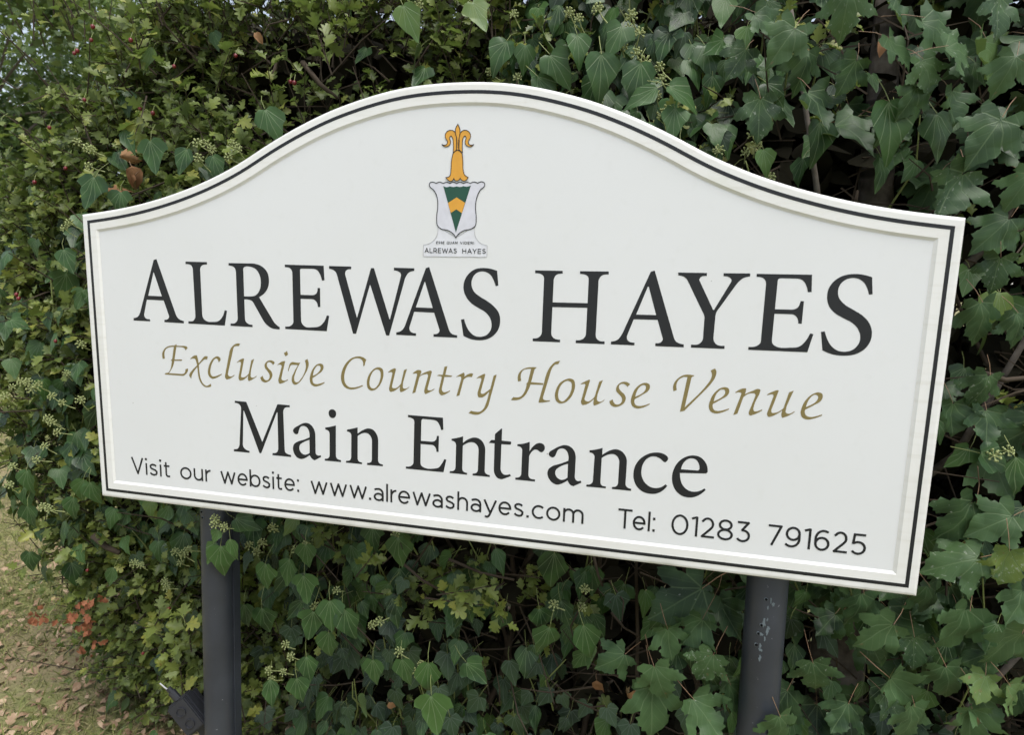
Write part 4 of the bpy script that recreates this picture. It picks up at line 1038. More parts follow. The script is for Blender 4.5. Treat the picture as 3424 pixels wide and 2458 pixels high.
# long young sprigs reaching out, as on the left rim and below the board
for px, py, Y, ax, ay, L in ((60, 300, 0.40, -1, 0.7, 0.2), (20, 420, 0.38, -1, 0.5, 0.16), (120, 210, 0.42, -1, 0.9, 0.22), (40, 560, 0.36, -1, 0.3, 0.16), (250, 60, 0.42, -0.5, 1, 0.2), (300, 30, 0.44, 0.1, 1, 0.16), (30, 660, 0.36, -1, 0.1, 0.15), (470, 230, 0.24, 0.1, 1, 0.15), (490, 320, 0.22, 0.1, -1, 0.12),
                             (1060, 200, 0.24, 0.5, 0.9, 0.16), (1150, 160, 0.26, 0.3, 1, 0.16), (1560, 150, 0.24, 0.4, 1, 0.16), (1110, 250, 0.22, -0.2, 1, 0.15), (700, 60, 0.3, 0.2, 1, 0.15), (420, 240, 0.25, 0.7, 0.5, 0.12),
                             (1190, 1930, 0.18, 0.5, 0.6, 0.12), (1420, 2000, 0.14, 1, 0.0, 0.17), (1460, 1990, 0.14, 1, 0.2, 0.14), (1640, 1960, 0.16, 0.3, -0.8, 0.09), (820, 2420, 0.20, 0.1, 1, 0.10), (790, 1950, 0.22, -0.3, 1, 0.1), (450, 2080, 0.20, 0.8, -0.3, 0.12), (500, 2120, 0.2, 0.6, 0.5, 0.12), (560, 2260, 0.17, 0.4, 0.8, 0.14), (610, 2330, 0.15, 0.3, 0.9, 0.12), (640, 2180, 0.16, 0.2, 1, 0.14)):
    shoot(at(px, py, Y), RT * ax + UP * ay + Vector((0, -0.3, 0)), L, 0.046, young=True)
one, rest = split(haw, 300)
MH = [t.mesh('leaf', [M_HAW, M_STALKG]) for t in T_HAW]
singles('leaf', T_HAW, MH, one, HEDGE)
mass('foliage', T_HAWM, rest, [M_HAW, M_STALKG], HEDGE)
V, F = merge(twigs)
tag(mesh_obj('twigs', V, F, M_TWIG, HEDGE), kind='stuff')
for k in range(46):                                        # stems and branches inside the hedge
    x = -1.45 + 2.9 * (k % 23) / 22 + rr(-0.05, 0.05)
    y = rr(0.50, 0.80)
    pts, rad = [], []
    q = Vector((x, y, -0.03))
    d = Vector((rr(-0.25, 0.25), rr(-0.18, 0.05), 1))
    r0 = rr(0.007, 0.017)
    L = rr(1.5, 2.3)
    for j in range(9):
        pts.append(q.copy()); rad.append(r0 * (1 - 0.085 * j))
        d = (d + Vector((rr(-0.4, 0.4), rr(-0.22, 0.16), 0.25))).normalized()
        q = q + d * (L / 9)
        q.y = max(q.y, 0.46); q.x = max(q.x, -1.35)
    mesh_obj('branch', *tube(pts, rad, 6), M_TWIG, HEDGE, smooth=True)
thin = []
for _ in range(1500):
    p, o = surf(rr(-1.0, 3.2), rr(0.1, 2.3))
    p = p - o * rr(-0.01, 0.22)
    d = Vector((rr(-1, 1), rr(-0.5, 0.3), rr(-0.4, 1))).normalized()
    L = rr(0.08, 0.28)
    m = p + d * L * 0.5 + rv(0.02)
    thin.append(tube([p, m, p + d * L + rv(0.02)], [0.0026, 0.002, 0.001], 4, False))
V, F = merge(thin)
tag(mesh_obj('inner_twigs', V, F, M_TWIG, HEDGE), kind='stuff')
for px, py, Y, qx, qy, r in ((1010, 205, 0.30, 1130, 330, 0.007), (1500, 1870, 0.24, 1720, 1940, 0.004), (1330, 1870, 0.22, 1490, 1985, 0.004), (3285, 1247, 0.20, 3440, 1262, 0.006), (1985, 1860, 0.24, 2015, 1960, 0.004), (2045, 2050, 0.22, 2130, 2125, 0.003), (905, 260, 0.30, 930, 190, 0.006), (310, 1790, 0.25, 400, 1850, 0.010)):
    a, b = at(px, py, Y), at(qx, qy, Y + 0.02)
    mesh_obj('branch', *tube([a, a.lerp(b, 0.5) + Vector((0, 0, -0.01)), b], [r, r * 0.9, r * 0.7], 7), M_TWIG, HEDGE, smooth=True)
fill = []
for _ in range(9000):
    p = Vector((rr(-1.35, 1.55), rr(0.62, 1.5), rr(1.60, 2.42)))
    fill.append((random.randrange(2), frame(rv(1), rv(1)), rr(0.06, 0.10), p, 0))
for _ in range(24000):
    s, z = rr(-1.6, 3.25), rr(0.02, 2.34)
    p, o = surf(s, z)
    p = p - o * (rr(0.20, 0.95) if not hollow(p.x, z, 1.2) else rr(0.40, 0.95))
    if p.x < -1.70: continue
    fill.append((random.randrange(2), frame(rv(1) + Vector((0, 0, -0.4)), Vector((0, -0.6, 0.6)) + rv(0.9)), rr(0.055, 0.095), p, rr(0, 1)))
mass('inner_leaves', T_FILL, fill, [M_INNER], HEDGE)  # dense filler, stops light from behind; its dark colour deepens the gaps

# red haws
def ball(c, r, n=8, m=6, sq=1.0):
    V, F = [], []
    for j in range(m + 1):
        t = math.pi * j / m
        for k in range(n):
            a = 2 * math.pi * k / n
            V.append(Vector(c) + Vector((r * math.sin(t) * math.cos(a), r * math.sin(t) * math.sin(a), r * sq * math.cos(t))))
    for j in range(m):
        for k in range(n): F.append((j * n + k, (j + 1) * n + k, (j + 1) * n + (k + 1) % n, j * n + (k + 1) % n))
    return V, F
for px, py in ((248, 177), (258, 169), (305, 133), (310, 88), (437, 133), (582, 221), (788, 185), (282, 333), (165, 426), (467, 362), (511, 378), (115, 609), (219, 562), (971, 272), (984, 276), (55, 985), (62, 998), (186, 1141), (478, 2186), (303, 2019), (292, 1908), (564, 2037)):
    p = at(px, py, rr(0.19, 0.24))
    bv, bf = ball(p, rr(0.0046, 0.0058), 8, 6, 1.12)
    sv, sf = tube([p + Vector((0, 0, 0.005)), p + Vector((rr(-0.004, 0.004), 0.008, 0.022))], 0.0009, 4, False)
    V, F = merge([(bv, bf), (sv, sf)])
    mesh_obj('haw_berry', V, F, [M_BERRY, M_STALKG], HEDGE, smooth=True, fmat=[0] * len(bf) + [1] * len(sf))

# dried leaves caught in the hedge
MD = [t.mesh('dead_leaf', [M_DEAD, M_STALKR]) for t in T_DEAD]
MR = [t.mesh('dead_leaf', [M_RUST, M_TWIG]) for t in T_HAW]
dead = []
for px, py, sz, ang in ((440, 555, 0.055, 10), (405, 520, 0.035, 60), (372, 645, 0.04, 120), (452, 585, 0.045, -40), (1995, 2275, 0.045, 20), (2100, 2320, 0.04, 10), (2945, 135, 0.028, 20), (850, 110, 0.026, 60), (1300, 2350, 0.03, 40)):
    t = RT * math.sin(R_(ang)) - UP * math.cos(R_(ang)) + rv(0.3)
    dead.append((random.randrange(3), frame(t, BK + rv(0.5)), sz, at(px, py, 0.25), rr(0, 1)))
singles('dead_leaf', T_DEAD, MD, dead, HEDGE)
rust = []
for _ in range(58):
    k = rr(0, 1)
    px, py = ((95 + 280 * k, 2030 + 40 * math.sin(5 * k)) if random.random() < 0.55 else (290 + 25 * rr(-1, 1), 2050 + 150 * k))
    rust.append((random.randrange(5), frame(-UP + rv(0.8), BK + rv(0.6)), rr(0.016, 0.030), at(px + rr(-18, 18), py + rr(-18, 18), rr(0.20, 0.25)), rr(0, 1)))
singles('dead_leaf', T_HAW, MR, rust, HEDGE)

# ------------------------------------------------------------------ ivy
UMB = []
def umbel_template(seed):
    r = random.Random(seed)
    parts = []
    n = 15
    for k in range(n):
        t = math.acos(1 - 1.6 * (k + 0.5) / n)
        a = 2.4 * k
        d = Vector((math.sin(t) * math.cos(a), math.sin(t) * math.sin(a), math.cos(t)))
        R0 = 0.0125 * r.uniform(0.85, 1.1)
        parts.append(tube([Vector((0, 0, 0)), d * R0], 0.0009, 3, False))
        parts.append(ball(d * R0, 0.0029, 5, 3))
    parts.append(tube([Vector((0, 0, 0)), Vector((0.002, 0.0, -0.02)), Vector((0.006, 0.004, -0.042))], [0.0012, 0.0014, 0.0018], 5, False))
    V, F = merge(parts)
    me = bpy.data.meshes.new('flower_head')
    me.from_pydata([tuple(v) for v in V], [], F)
    me.materials.append(M_BUD)
    me.polygons.foreach_set('use_smooth', [True] * len(F))
    return me
UMB = [umbel_template(s) for s in (1, 2, 3)]

def ivy_plant(name, base, label, region, nleaf, size, heads, nsingle=300, extra=(), lobed=0.1, depth=0.12):
    E = empty(name, base, label, 'ivy')
    its, itl, stems = [], [], []
    n = tries = 0
    while n < nleaf and tries < 60000:
        tries += 1
        s, z = rr(-1.0, 3.25), rr(0.05, TOPZ)
        p, o = surf(s, z)
        if not region(p.x, z): continue
        if hollow(p.x, z) and random.random() < 0.88: continue
        if random.random() > w_ivy(p.x, z) * (0.45 + 0.55 * sstep(-0.3, 0.35, n2(p.x * 1.3, z * 1.3, 9))): continue
        if behind(p.x, z) and random.random() < 0.7: continue
        n += 1
        dep = rr(0, 1) ** 1.3 * depth - 0.03
        tip = Vector((rr(-0.75, 0.75), 0, -1)) * 0.85 + o * rr(0.1, 0.6) + rv(0.2)
        nrm = o * rr(0.5, 1.0) + Vector((0, 0, rr(0.1, 0.9))) + rv(0.55)
        sz = rr(*size)
        low = z < 0.62 and random.random() < 0.75
        it = (0, frame(tip, nrm), sz, p - o * dep, 0.86 * rr(0, 1) ** 1.4 if random.random() < 0.94 else rr(0.86, 1))
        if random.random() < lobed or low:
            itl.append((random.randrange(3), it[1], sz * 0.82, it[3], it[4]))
        else:
            its.append((random.randrange(NIVY),) + it[1:])
        if n % 7 == 0:
            q = p - o * (dep + 0.04)
            stems.append(tube([q + Vector((rr(-0.05, 0.05), 0.06, rr(-0.16, -0.06))), q + rv(0.02), q + Vector((rr(-0.04, 0.04), -0.01, rr(0.03, 0.10)))], [0.0028, 0.0024, 0.0016], 5, False))
    for (px, py, Y, sz, ang, rn) in extra:
        t = RT * math.sin(R_(ang)) - UP * math.cos(R_(ang)) + rv(0.12)
        rot = frame(t, BK + rv(0.28) + Vector((0, 0, 0.25)))
        its.append((random.randrange(NIVY), rot, sz, at(px, py, Y) - rot @ Vector((0, sz * 0.45, 0)), rn))
    ML = [t.mesh('leaf', [M_IVY, M_STALKG]) for t in T_IVY]
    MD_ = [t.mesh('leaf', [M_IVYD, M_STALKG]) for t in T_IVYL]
    nl = min(nsingle // 4, len(itl))
    one, rest = split(its, nsingle - nl)
    ol, rl = split(itl, nl)
    singles('leaf', T_IVY, ML, one, E)
    singles('leaf', T_IVYL, MD_, ol, E)
    if rest: mass('foliage', T_IVY, rest, [M_IVY, M_STALKG], E)
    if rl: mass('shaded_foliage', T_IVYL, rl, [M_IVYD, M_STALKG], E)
    V, F = merge(stems)
    tag(mesh_obj('stems', V, F, M_STALKG, E, smooth=True), kind='stuff')
    for (px, py, Y) in heads:
        o = bpy.data.objects.new('flower_head', random.choice(UMB))
        link(o, E)
        dirn = Vector((rr(-0.5, 0.5), rr(-1.0, -0.4), rr(0.3, 1.0)))
        place(o, E, Matrix.Translation(at(px + rr(-5, 5), py + rr(-5, 5), Y)) @ dirn.to_track_quat('Z', 'Y').to_matrix().to_4x4() @ Matrix.Scale(rr(0.72, 1.0), 4))
    return E
top_heads = [(px, py, 0.20) for px, py in ((1905, 41), (2000, 32), (1940, 60), (2110, 47), (2103, 97), (2144, 114), (2079, 150), (2125, 178), (2161, 208), (2206, 224), (2168, 243), (2215, 267), (2157, 262), (2200, 320), (2230, 370), (2213, 387), (2531, 477), (2492, 512), (2574, 593), (1715, 50), (1640, 240), (1400, 10), (1735, 255), (2010, 340), (2400, 505), (2520, 450))]
left_heads = [(px, py, 0.19) for px, py in ((263, 479), (292, 496), (312, 502), (300, 555), (666, 476), (690, 486), (708, 497), (668, 530), (776, 476), (796, 496), (764, 521), (77, 1274), (98, 1280), (101, 1308), (46, 1299), (178, 1330), (209, 1351), (267, 1339), (163, 1400), (178, 1416), (227, 1253), (276, 1157), (190, 1446), (147, 1498), (123, 1535), (142, 1700), (163, 1705), (448, 1887), (469, 1890), (548, 1942), (558, 1963), (230, 745), (215, 760), (40, 1560), (30, 1620), (130, 1290), (20, 1330))]
low_heads = [(px, py, 0.15) for px, py in ((590, 1848), (611, 1858), (632, 1845), (601, 1887), (835, 1824), (880, 1813), (861, 1850), (913, 1767), (985, 1836), (1018, 1824), (1057, 2025), (1095, 2032), (1122, 1977), (1243, 2089), (1266, 2077), (953, 2154), (973, 2193), (903, 2241), (943, 2245), (911, 2280), (1340, 2176), (1405, 2221), (1392, 2250), (1417, 2245), (1439, 2245), (1320, 1789), (1960, 1970), (1850, 2020), (1945, 2035), (3370, 1505), (3324, 1519))] + [(724, 1740, 0.02), (745, 1768, 0.02), (715, 1752, 0.02)]
ivy_plant('climbing_ivy', (0.3, 0.45, 1.2), 'glossy ivy with pale green flower heads climbing above the right slope of the sign', lambda x, z: z > 1.45 and x > -0.62, 620, (0.050, 0.085), top_heads,
          extra=((1870, 230, 0.17, 0.085, 25, 0.6), (2010, 250, 0.16, 0.10, 5, 0.5), (2130, 270, 0.17, 0.09, -10, 0.4), (2145, 325, 0.15, 0.08, -60, 0.7), (2290, 320, 0.16, 0.085, 60, 0.6), (1935, 160, 0.16, 0.07, 10, 0.7), (2060, 130, 0.18, 0.075, -25, 0.6), (1670, 180, 0.18, 0.08, -25, 0.5), (1755, 190, 0.18, 0.06, 0, 0.6), (2255, 410, 0.15, 0.07, 0, 0.7), (2982, 428, 0.13, 0.115, 5, 0.55), (3150, 445, 0.16, 0.09, 10, 0.3), (1370, 70, 0.18, 0.085, 15, 0.96), (1600, 50, 0.18, 0.07, 30, 0.99), (2560, 540, 0.16, 0.055, 10, 0.9), (2740, 470, 0.2, 0.09, 0, 0.2), (1830, 300, 0.18, 0.08, 40, 0.4), (1980, 310, 0.19, 0.08, -15, 0.3)))
ivy_plant('climbing_ivy', (-1.2, 0.45, 0.5), 'ivy with drooping dark leaves covering the left end of the hedge', lambda x, z: x <= -0.62 and (x < -0.82 or z > 1.45), 760, (0.050, 0.082), left_heads,
          extra=((510, 520, 0.17, 0.085, 0, 0.5), (300, 640, 0.18, 0.09, -10, 0.3), (610, 535, 0.18, 0.07, -20, 0.3), (400, 680, 0.16, 0.07, 0, 0.4), (430, 470, 0.17, 0.07, 20, 0.6), (905, 410, 0.14, 0.085, 30, 0.6), (725, 555, 0.16, 0.06, 20, 0.4), (225, 870, 0.16, 0.07, 20, 0.5), (60, 1080, 0.2, 0.06, 60, 0.6), (270, 1640, 0.15, 0.07, -20, 0.8), (310, 1650, 0.14, 0.07, 10, 0.6), (90, 1610, 0.2, 0.075, 0, 0.6), (100, 1730, 0.2, 0.08, 10, 0.3), (95, 1880, 0.22, 0.07, 0, 0.3), (370, 1930, 0.15, 0.07, -20, 0.6), (240, 1700, 0.18, 0.07, -15, 0.5)))
ivy_plant('climbing_ivy', (0.0, 0.45, 0.0), 'shaded ivy mat hanging beneath the lower edge of the sign', lambda x, z: x > -0.82 and z <= 1.45, 900, (0.050, 0.085), low_heads, lobed=0.2,
          extra=((735, 1880, 0.025, 0.088, 0, 0.78), (779, 1838, 0.020, 0.060, 5, 0.80), (705, 1850, 0.030, 0.060, -25, 0.84), (720, 1795, 0.022, 0.04, -30, 0.85), (820, 1755, 0.05, 0.065, 60, 0.5), (880, 1930, 0.10, 0.075, -10, 0.7), (960, 1915, 0.12, 0.075, -5, 0.6), (1025, 1860, 0.12, 0.07, 5, 0.6), (1020, 1970, 0.11, 0.08, 5, 0.65), (1105, 2060, 0.11, 0.085, 0, 0.6), (1040, 2090, 0.12, 0.085, -10, 0.5), (1165, 2090, 0.12, 0.085, 15, 0.4), (1095, 2160, 0.13, 0.08, -5, 0.6), (1330, 1850, 0.13, 0.085, -5, 0.55), (1250, 2250, 0.13, 0.075, 10, 0.6), (1430, 2270, 0.09, 0.085, -5, 0.8), (1450, 2390, 0.07, 0.105, 0, 0.84), (1355, 2250, 0.11, 0.075, 10, 0.6), (905, 2320, 0.12, 0.08, 0, 0.5), (1000, 2310, 0.12, 0.075, 10, 0.5), (1030, 2240, 0.13, 0.075, 5, 0.4), (1590, 2250, 0.14, 0.075, 40, 0.4), (1820, 2150, 0.12, 0.085, -15, 0.55), (1965, 2150, 0.12, 0.09, 10, 0.6), (1810, 2080, 0.15, 0.07, 10, 0.2), (1845, 1910, 0.2, 0.10, -10, 0.1), (880, 2080, 0.18, 0.085, 0, 0.2), (820, 2060, 0.2, 0.075, 0, 0.2), (3330, 1540, 0.16, 0.085, 60, 0.4), (3400, 1590, 0.14, 0.08, 0, 0.4), (3210, 1530, 0.16, 0.06, -40, 0.6)))

# ------------------------------------------------------------------ sycamore at the right
SYCA = empty('sycamore_sapling', (0.95, 0.52, 0.0), 'young sycamore with broad lobed leaves filling the right side of the hedge', 'tree')
def bark_mat():
    t = NT('sycamore_bark')
    p = t.obj()
    n = t.noise(p, 26, 6)
    c = t.ramp(n, [(0.3, (0.045, 0.038, 0.032)), (0.55, (0.11, 0.095, 0.08)), (0.8, (0.17, 0.155, 0.135))])
    w = t.n('ShaderNodeTexWave', bands_direction='Z')
    t.l(p, w.inputs['Vector'])
    w.inputs['Scale'].default_value = 2.0
    w.inputs['Distortion'].default_value = 6
    c = t.mix(t.maprange(w.outputs['Fac'], 0.0, 0.06, 0.8, 0.0), c, (0.02, 0.017, 0.014))
    return t.done(t.principled(c, 0.9, 0.2, bump=n, bstr=0.6, bdist=0.006))
M_SBARK = bark_mat()
mesh_obj('trunk', *tube([(0.97, 0.50, -0.05), (0.95, 0.50, 0.3), (0.96, 0.53, 0.7), (0.93, 0.56, 1.2), (0.95, 0.60, 1.8), (0.93, 0.62, 2.5)], [0.085, 0.072, 0.066, 0.055, 0.042, 0.025], 18), M_SBARK, SYCA, smooth=True)
for pts in ([(0.94, 0.55, 1.0), (0.85, 0.40, 1.4), (0.72, 0.33, 1.9), (0.62, 0.30, 2.3)], [(0.95, 0.58, 1.4), (1.15, 0.42, 1.7), (1.25, 0.34, 2.2)], [(0.95, 0.52, 0.35), (0.80, 0.36, 0.45), (0.62, 0.28, 0.60)], [(0.96, 0.52, 0.3), (1.15, 0.36, 0.5), (1.32, 0.30, 0.9)], [(0.95, 0.56, 0.9), (1.12, 0.40, 1.2), (1.2, 0.34, 1.5)]):
    mesh_obj('branch', *tube(pts, [0.012, 0.009, 0.006, 0.003][:len(pts)], 7), M_SBARK, SYCA, smooth=True)
syc = []
def hero(px, py, spx, Y, ang, rn, tilt=0.35, fa=None):
    p = at(px, py, Y)
    z = -(p - CAMP).dot(BK)
    size = spx * z / 2000 * 0.62
    t = RT * math.sin(R_(ang)) - UP * math.cos(R_(ang)) + rv(0.15)
    rot = frame(t, BK + rv(tilt) + Vector((0, 0, 0.35)))
    syc.append((random.randrange(NSYC), rot, size, p - rot @ Vector((0, size * 0.42, 0)), rn))
for h in ((2628, 133, 230, 0.13, -35, 0.62), (3110, 236, 190, 0.11, 20, 0.66), (3011, 160, 210, 0.12, 40, 0.55), (2844, 246, 190, 0.15, -20, 0.35), (2731, 354, 240, 0.16, 15, 0.22), (2544, 384, 220, 0.15, 0, 0.25), (3311, 450, 280, 0.09, -40, 0.45), (3188, 639, 270, 0.11, -30, 0.40), (3345, 762, 220, 0.11, -50, 0.48), (3420, 620, 200, 0.10, -30, 0.7), (3336, 909, 190, 0.14, 0, 0.40), (3299, 1068, 230, 0.13, 20, 0.42), (3299, 1302, 190, 0.14, -10, 0.40), (3189, 1394, 180, 0.16, 0, 0.30), (3299, 1420, 190, 0.15, 0, 0.32), (3420, 1090, 180, 0.14, 10, 0.3), (2830, 20, 230, 0.12, -20, 0.66), (3010, 30, 170, 0.14, 10, 0.45), (3150, 90, 260, 0.14, 60, 0.5), (3350, 40, 220, 0.13, 0, 0.4), (3380, 230, 200, 0.12, -30, 0.62), (3220, 160, 220, 0.11, 80, 0.66), (3050, 330, 180, 0.12, -30, 0.45), (3190, 350, 180, 0.12, 10, 0.45), (2560, 70, 180, 0.16, 40, 0.5), (2700, 220, 200, 0.17, -10, 0.2), (2470, 200, 180, 0.18, -30, 0.25),
          (3210, 1878, 260, 0.10, -80, 0.66), (3365, 1890, 210, 0.09, 0, 0.955), (3230, 1744, 280, 0.13, -30, 0.38), (3330, 1750, 240, 0.12, -60, 0.60), (2942, 2126, 230, 0.10, -50, 0.62), (3210, 2107, 280, 0.09, -25, 0.60), (3374, 2171, 260, 0.08, -30, 0.58), (3181, 2290, 220, 0.10, 10, 0.55), (3012, 2305, 220, 0.10, 40, 0.60), (3056, 2424, 220, 0.09, 0, 0.55), (3285, 2300, 160, 0.08, -30, 0.93), (3395, 2340, 190, 0.08, 20, 0.90), (2729, 2270, 210, 0.08, 10, 0.52), (2813, 2394, 180, 0.10, -30, 0.30), (3300, 2370, 200, 0.09, 20, 0.62), (3060, 2180, 180, 0.12, 0, 0.4), (2880, 2040, 200, 0.14, -10, 0.3), (3130, 2010, 220, 0.13, 30, 0.36), (3400, 2030, 220, 0.10, -30, 0.55), (3250, 2420, 200, 0.08, 0, 0.7), (2620, 2450, 200, 0.03, 10, 0.62),
          (2279, 2010, 320, 0.16, -60, 0.10), (2051, 2214, 180, 0.09, -60, 0.47), (2206, 2287, 210, 0.06, 20, 0.71), (2361, 2233, 190, 0.07, -20, 0.68), (2187, 2374, 280, 0.08, 5, 0.60), (2357, 2394, 240, 0.06, 35, 0.64), (2240, 2150, 190, 0.08, 0, 0.57), (2320, 2110, 190, 0.10, -30, 0.43), (2450, 2330, 160, 0.10, 10, 0.3)):
    hero(*h)
n = tries = 0
while n < 640 and tries < 60000:
    tries += 1
    s, z = rr(1.4, 3.3), rr(0.12, TOPZ + 0.1)
    p, o = surf(s, z)
    if random.random() > w_syc(p.x, z) * (0.25 + 0.75 * sstep(-0.35, 0.25, n2(p.x * 1.6, z * 1.6, 2))): continue
    if hollow(p.x, z) and random.random() < 0.78: continue
    n += 1
    dep = rr(0, 1) ** 1.1 * 0.32 - 0.06
    tip = Vector((rr(-0.9, 0.9), rr(-0.3, 0.1), -0.8)) + o * rr(0.0, 0.8) + rv(0.25)
    nrm = o * rr(0.4, 1.0) + Vector((0, 0, rr(0.1, 1.1))) + rv(0.6)
    syc.append((random.randrange(NSYC), frame(tip, nrm), rr(0.055, 0.110), p - o * dep, 0.8 * rr(0, 1) ** 1.7 if random.random() < 0.95 else rr(0.8, 1.0)))
one, rest = split(syc, 300, 0.05)
MS = [t.mesh('leaf', [M_SYC, M_STALKR]) for t in T_SYC]
singles('leaf', T_SYC, MS, one, SYCA)
mass('crown', T_SYC, rest, [M_SYC, M_STALKR], SYCA)

# ------------------------------------------------------------------ grass, litter
T_BLADE = [Leaf([(0.0, 0.0), (0.035, 0.05), (0.03, 0.5), (0.0, 1.0)], 0.2, dr, 0.0, 0, 0, k, 0.0, 0) for k, dr in ((1, 0.5), (2, 0.9), (3, 0.2))]
M_GRASS = leaf_mat('grass_blade', [(0.0, (0.10, 0.13, 0.03)), (0.4, (0.17, 0.20, 0.05)), (0.65, (0.30, 0.27, 0.12)), (1.0, (0.42, 0.35, 0.20))], (0.2, 0.22, 0.08), (0,), vstr=0.0, rough=0.6, spec=0.3, transl=0.3)
gr = []
for _ in range(42000):
    d = rr(0, 1) ** 1.7
    x, y = -1.2 - d * 9 + rr(-0.6, 0.6), 0.35 + rr(0, 1) ** 1.2 * 6.5
    if x > -1.35 and y < 2 and random.random() < 0.75: continue
    if n2(x * 1.5, y * 1.5, 5) < -0.35 + 0.25 * (x > -2.2 and y < 1.0): continue
    far = 1 + 0.35 * max(0, y - 0.5)
    gr.append((random.randrange(3), frame(Vector((rr(-1, 1), rr(-1, 1), rr(0.05, 1.2))), Vector((rr(-1, 1), rr(-1, 1), 0.5))), rr(0.03, 0.085) * min(far, 1.8), Vector((x, y, -0.01)), rr(0, 1)))
for _ in range(26000):                                     # close-cropped turf and straw near the hedge
    x, y = rr(-3.9, -1.0), 0.2 + rr(0, 1) ** 1.3 * 2.8
    if x > -1.5 and random.random() < 0.5: continue
    flat = random.random() < 0.45
    gr.append((random.randrange(3), frame(Vector((rr(-1, 1), rr(-1, 1), rr(0.02, 0.15) if flat else rr(0.4, 1.6))), Vector((rr(-0.5, 0.5), rr(-0.5, 0.5), 1)) if flat else Vector((rr(-1, 1), rr(-1, 1), 0.3))), rr(0.025, 0.07), Vector((x, y, rr(-0.008, 0.008))), rr(0.55, 1) if flat else rr(0, 0.8)))
tag(mass('grass', T_BLADE, gr, [M_GRASS], None), 'short patchy grass growing beyond the left end of the hedge', 'grass', kind='stuff')
M_LITTER = leaf_mat('litter_leaf', [(0.0, (0.12, 0.070, 0.040)), (0.4, (0.26, 0.165, 0.100)), (0.75, (0.38, 0.27, 0.18)), (0.97, (0.48, 0.37, 0.26)), (1.0, (0.40, 0.32, 0.06))], (0.30, 0.17, 0.09), (0, 40), vstr=0.25, rough=0.8, spec=0.2, transl=0.1, tcol=(0.3, 0.15, 0.06))
T_LIT = [Leaf(OVALG, 0.5, 0.7, 0.05, 0.0, 0, 1, 0.06, 0), Leaf(OVAL, 0.7, 0.9, 0.06, 0, 0, 2, 0.06, 0), Leaf(HAW2, 0.4, 0.8, 0.06, 0, 0, 3, 0.06, 0)]
li = []
for _ in range(6500):
    x, y = rr(-2.9, 0.4), 0.1 + rr(0, 1) ** 1.1 * 1.7
    if x < -1.9 and random.random() < 0.5 * (-1.9 - x) + 0.25: continue
    li.append((random.randrange(3), frame(Vector((rr(-1, 1), rr(-1, 1), rr(-0.2, 0.6))), Vector((rr(-0.9, 0.9), rr(-0.9, 0.9), 1))), rr(0.008, 0.040) ** 1.0, Vector((x, y, rr(0.002, 0.020))), rr(0, 1)))
tag(mass('leaf_litter', T_LIT, li, [M_LITTER], None), 'dry brown fallen leaves strewn at the foot of the hedge', 'leaf litter', kind='stuff')

# ------------------------------------------------------------------ trees far behind at the left
T_FAR = [Leaf(OVALG, 0.3, 0.3, 0.0, 0, 0, 1, 0.03, 0), Leaf(OVAL, 0.3, 0.3, 0.0, 0, 0, 2, 0.03, 0)]
M_FARL = leaf_mat('far_leaf', [(0.0, (0.05, 0.085, 0.028)), (0.5, (0.075, 0.12, 0.036)), (1.0, (0.11, 0.16, 0.045))], (0.1, 0.14, 0.05), (0,), vstr=0.0, rough=0.5, transl=0.3)
def far_tree(base, H, crown_r, label, nleaf, seed, cz=0.62):
    r = random.Random(seed)
    E = empty('broadleaf_tree', base, label, 'tree', )
    b = Vector(base)
    mesh_obj('trunk', *tube([b, b + Vector((0.1, 0, H * 0.3)), b + Vector((-0.1, 0.1, H * 0.6)), b + Vector((0, 0, H * 0.9))], [H * 0.028, H * 0.022, H * 0.014, 0.03], 10), M_BARK, E, smooth=True)
    its = []
    cl = []
    for k in range(40):
        while True:
            q = Vector((r.uniform(-1, 1), r.uniform(-1, 1), r.uniform(-1, 1)))
            if q.length < 1: break
        c = b + Vector((q.x * crown_r, q.y * crown_r, H * cz + q.z * H * (1 - cz)))
        cl.append((c, r.uniform(0.16, 0.34) * crown_r))
        st = b + Vector((0, 0, H * r.uniform(0.25, 0.6)))
        mesh_obj('branch', *tube([st, st.lerp(c, 0.5) + Vector((0, 0, 0.1)), c], [0.03, 0.018, 0.008], 5), M_BARK, E)
    for _ in range(nleaf):
        c, rad = r.choice(cl)
        q = Vector((r.gauss(0, 1), r.gauss(0, 1), r.gauss(0, 0.8))) * rad * 0.62
        its.append((r.randrange(2), frame(Vector((r.uniform(-1, 1), r.uniform(-1, 1), r.uniform(-1, 0.3))), Vector((r.uniform(-0.6, 0.6), r.uniform(-0.6, 0.6), 1))), r.uniform(0.09, 0.15), c + q, r.random()))
    mass('crown', T_FAR, its, [M_FARL], E)
    return E
far_tree((-9.6, 6.0, 0), 7.5, 2.6, 'tall grey-green tree rising behind the left end of the hedge', 34000, 3, 0.55)
far_tree((-16.5, 11.5, 0), 9.5, 3.8, 'distant dark tree at the far left, behind the grey-green one', 14000, 5, 0.45)
far_tree((-12.0, 11.5, 0), 8.5, 3.4, 'distant rounded tree between the grey-green tree and the hedge', 14000, 8, 0.45)

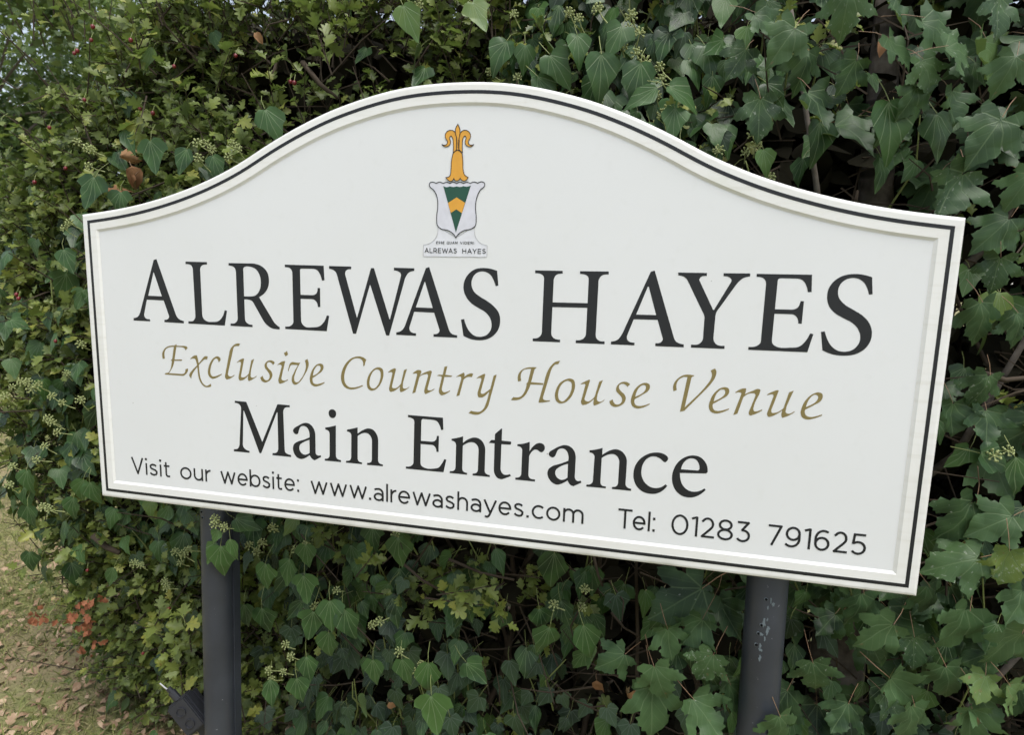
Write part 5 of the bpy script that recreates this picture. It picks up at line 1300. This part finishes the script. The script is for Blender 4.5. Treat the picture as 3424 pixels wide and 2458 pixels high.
# ------------------------------------------------------------------ socket box beside the left post
M_BOX = plain('black_plastic', (0.018, 0.019, 0.024), 0.42, 0.5)
BOXP = at(628, 2392, 0.06)
BOX = empty('socket_box', tuple(BOXP), 'small black outdoor socket box with two round covers leaning beside the left post', 'socket box')
def in_box(p): return p
bx_rot = frame(RT * 0.62 - UP * 0.78, BK + Vector((-0.25, 0, 0.35)))          # long axis runs down to the right
def rbox(cx, cy, cz, sx, sy, sz, bev=0.004):
    bm = bmesh.new()
    bmesh.ops.create_cube(bm, size=1.0)
    for v in bm.verts: v.co = Vector((v.co.x * sx + cx, v.co.y * sy + cy, v.co.z * sz + cz))
    bmesh.ops.bevel(bm, geom=bm.edges[:], offset=bev, segments=2, affect='EDGES')
    V = [v.co.copy() for v in bm.verts]
    bm.verts.index_update()
    F = [tuple(v.index for v in f.verts) for f in bm.faces]
    bm.free()
    return V, F
def cyl(c, r, h, n=20):
    return tube([Vector(c), Vector(c) + Vector((0, 0, h))], r, n)
def boxpart(name, vf, mat, smooth=False):
    V, F = vf
    return mesh_obj(name, [BOXP + bx_rot @ Vector(v) for v in V], F, mat, BOX, smooth)
boxpart('housing', rbox(0, 0, -0.012, 0.062, 0.098, 0.030), M_BOX)
boxpart('lid', rbox(0, 0, 0.008, 0.056, 0.090, 0.010, 0.003), M_BOX)
for yy in (-0.018, 0.020):
    rim = []
    n = 24
    for r_, z_ in ((0.0125, 0.013), (0.0125, 0.0165), (0.0105, 0.0165), (0.0100, 0.0135)):
        rim.append([Vector((r_ * math.cos(2 * math.pi * k / n), yy + r_ * math.sin(2 * math.pi * k / n), z_)) for k in range(n)])
    boxpart('round_cover', stack(rim, False, True), M_BOX)
boxpart('cable_gland', merge([tube([(0, -0.048, -0.008), (0, -0.075, -0.006)], 0.010, 10), tube([(0, -0.075, -0.006), (0, -0.088, -0.004)], 0.007, 8)]), M_BOX)
boxpart('metal_pin', tube([(0.004, -0.088, -0.004), (0.006, -0.112, 0.0)], 0.0022, 8), M_STEEL)
boxpart('bracket', merge([rbox(-0.028, 0.01, -0.036, 0.008, 0.10, 0.016, 0.002), rbox(0.0, 0.062, -0.030, 0.05, 0.03, 0.02, 0.004), tube([(0.0, 0.07, -0.03), (0.0, 0.16, -0.045)], 0.009, 10)]), M_BOX)
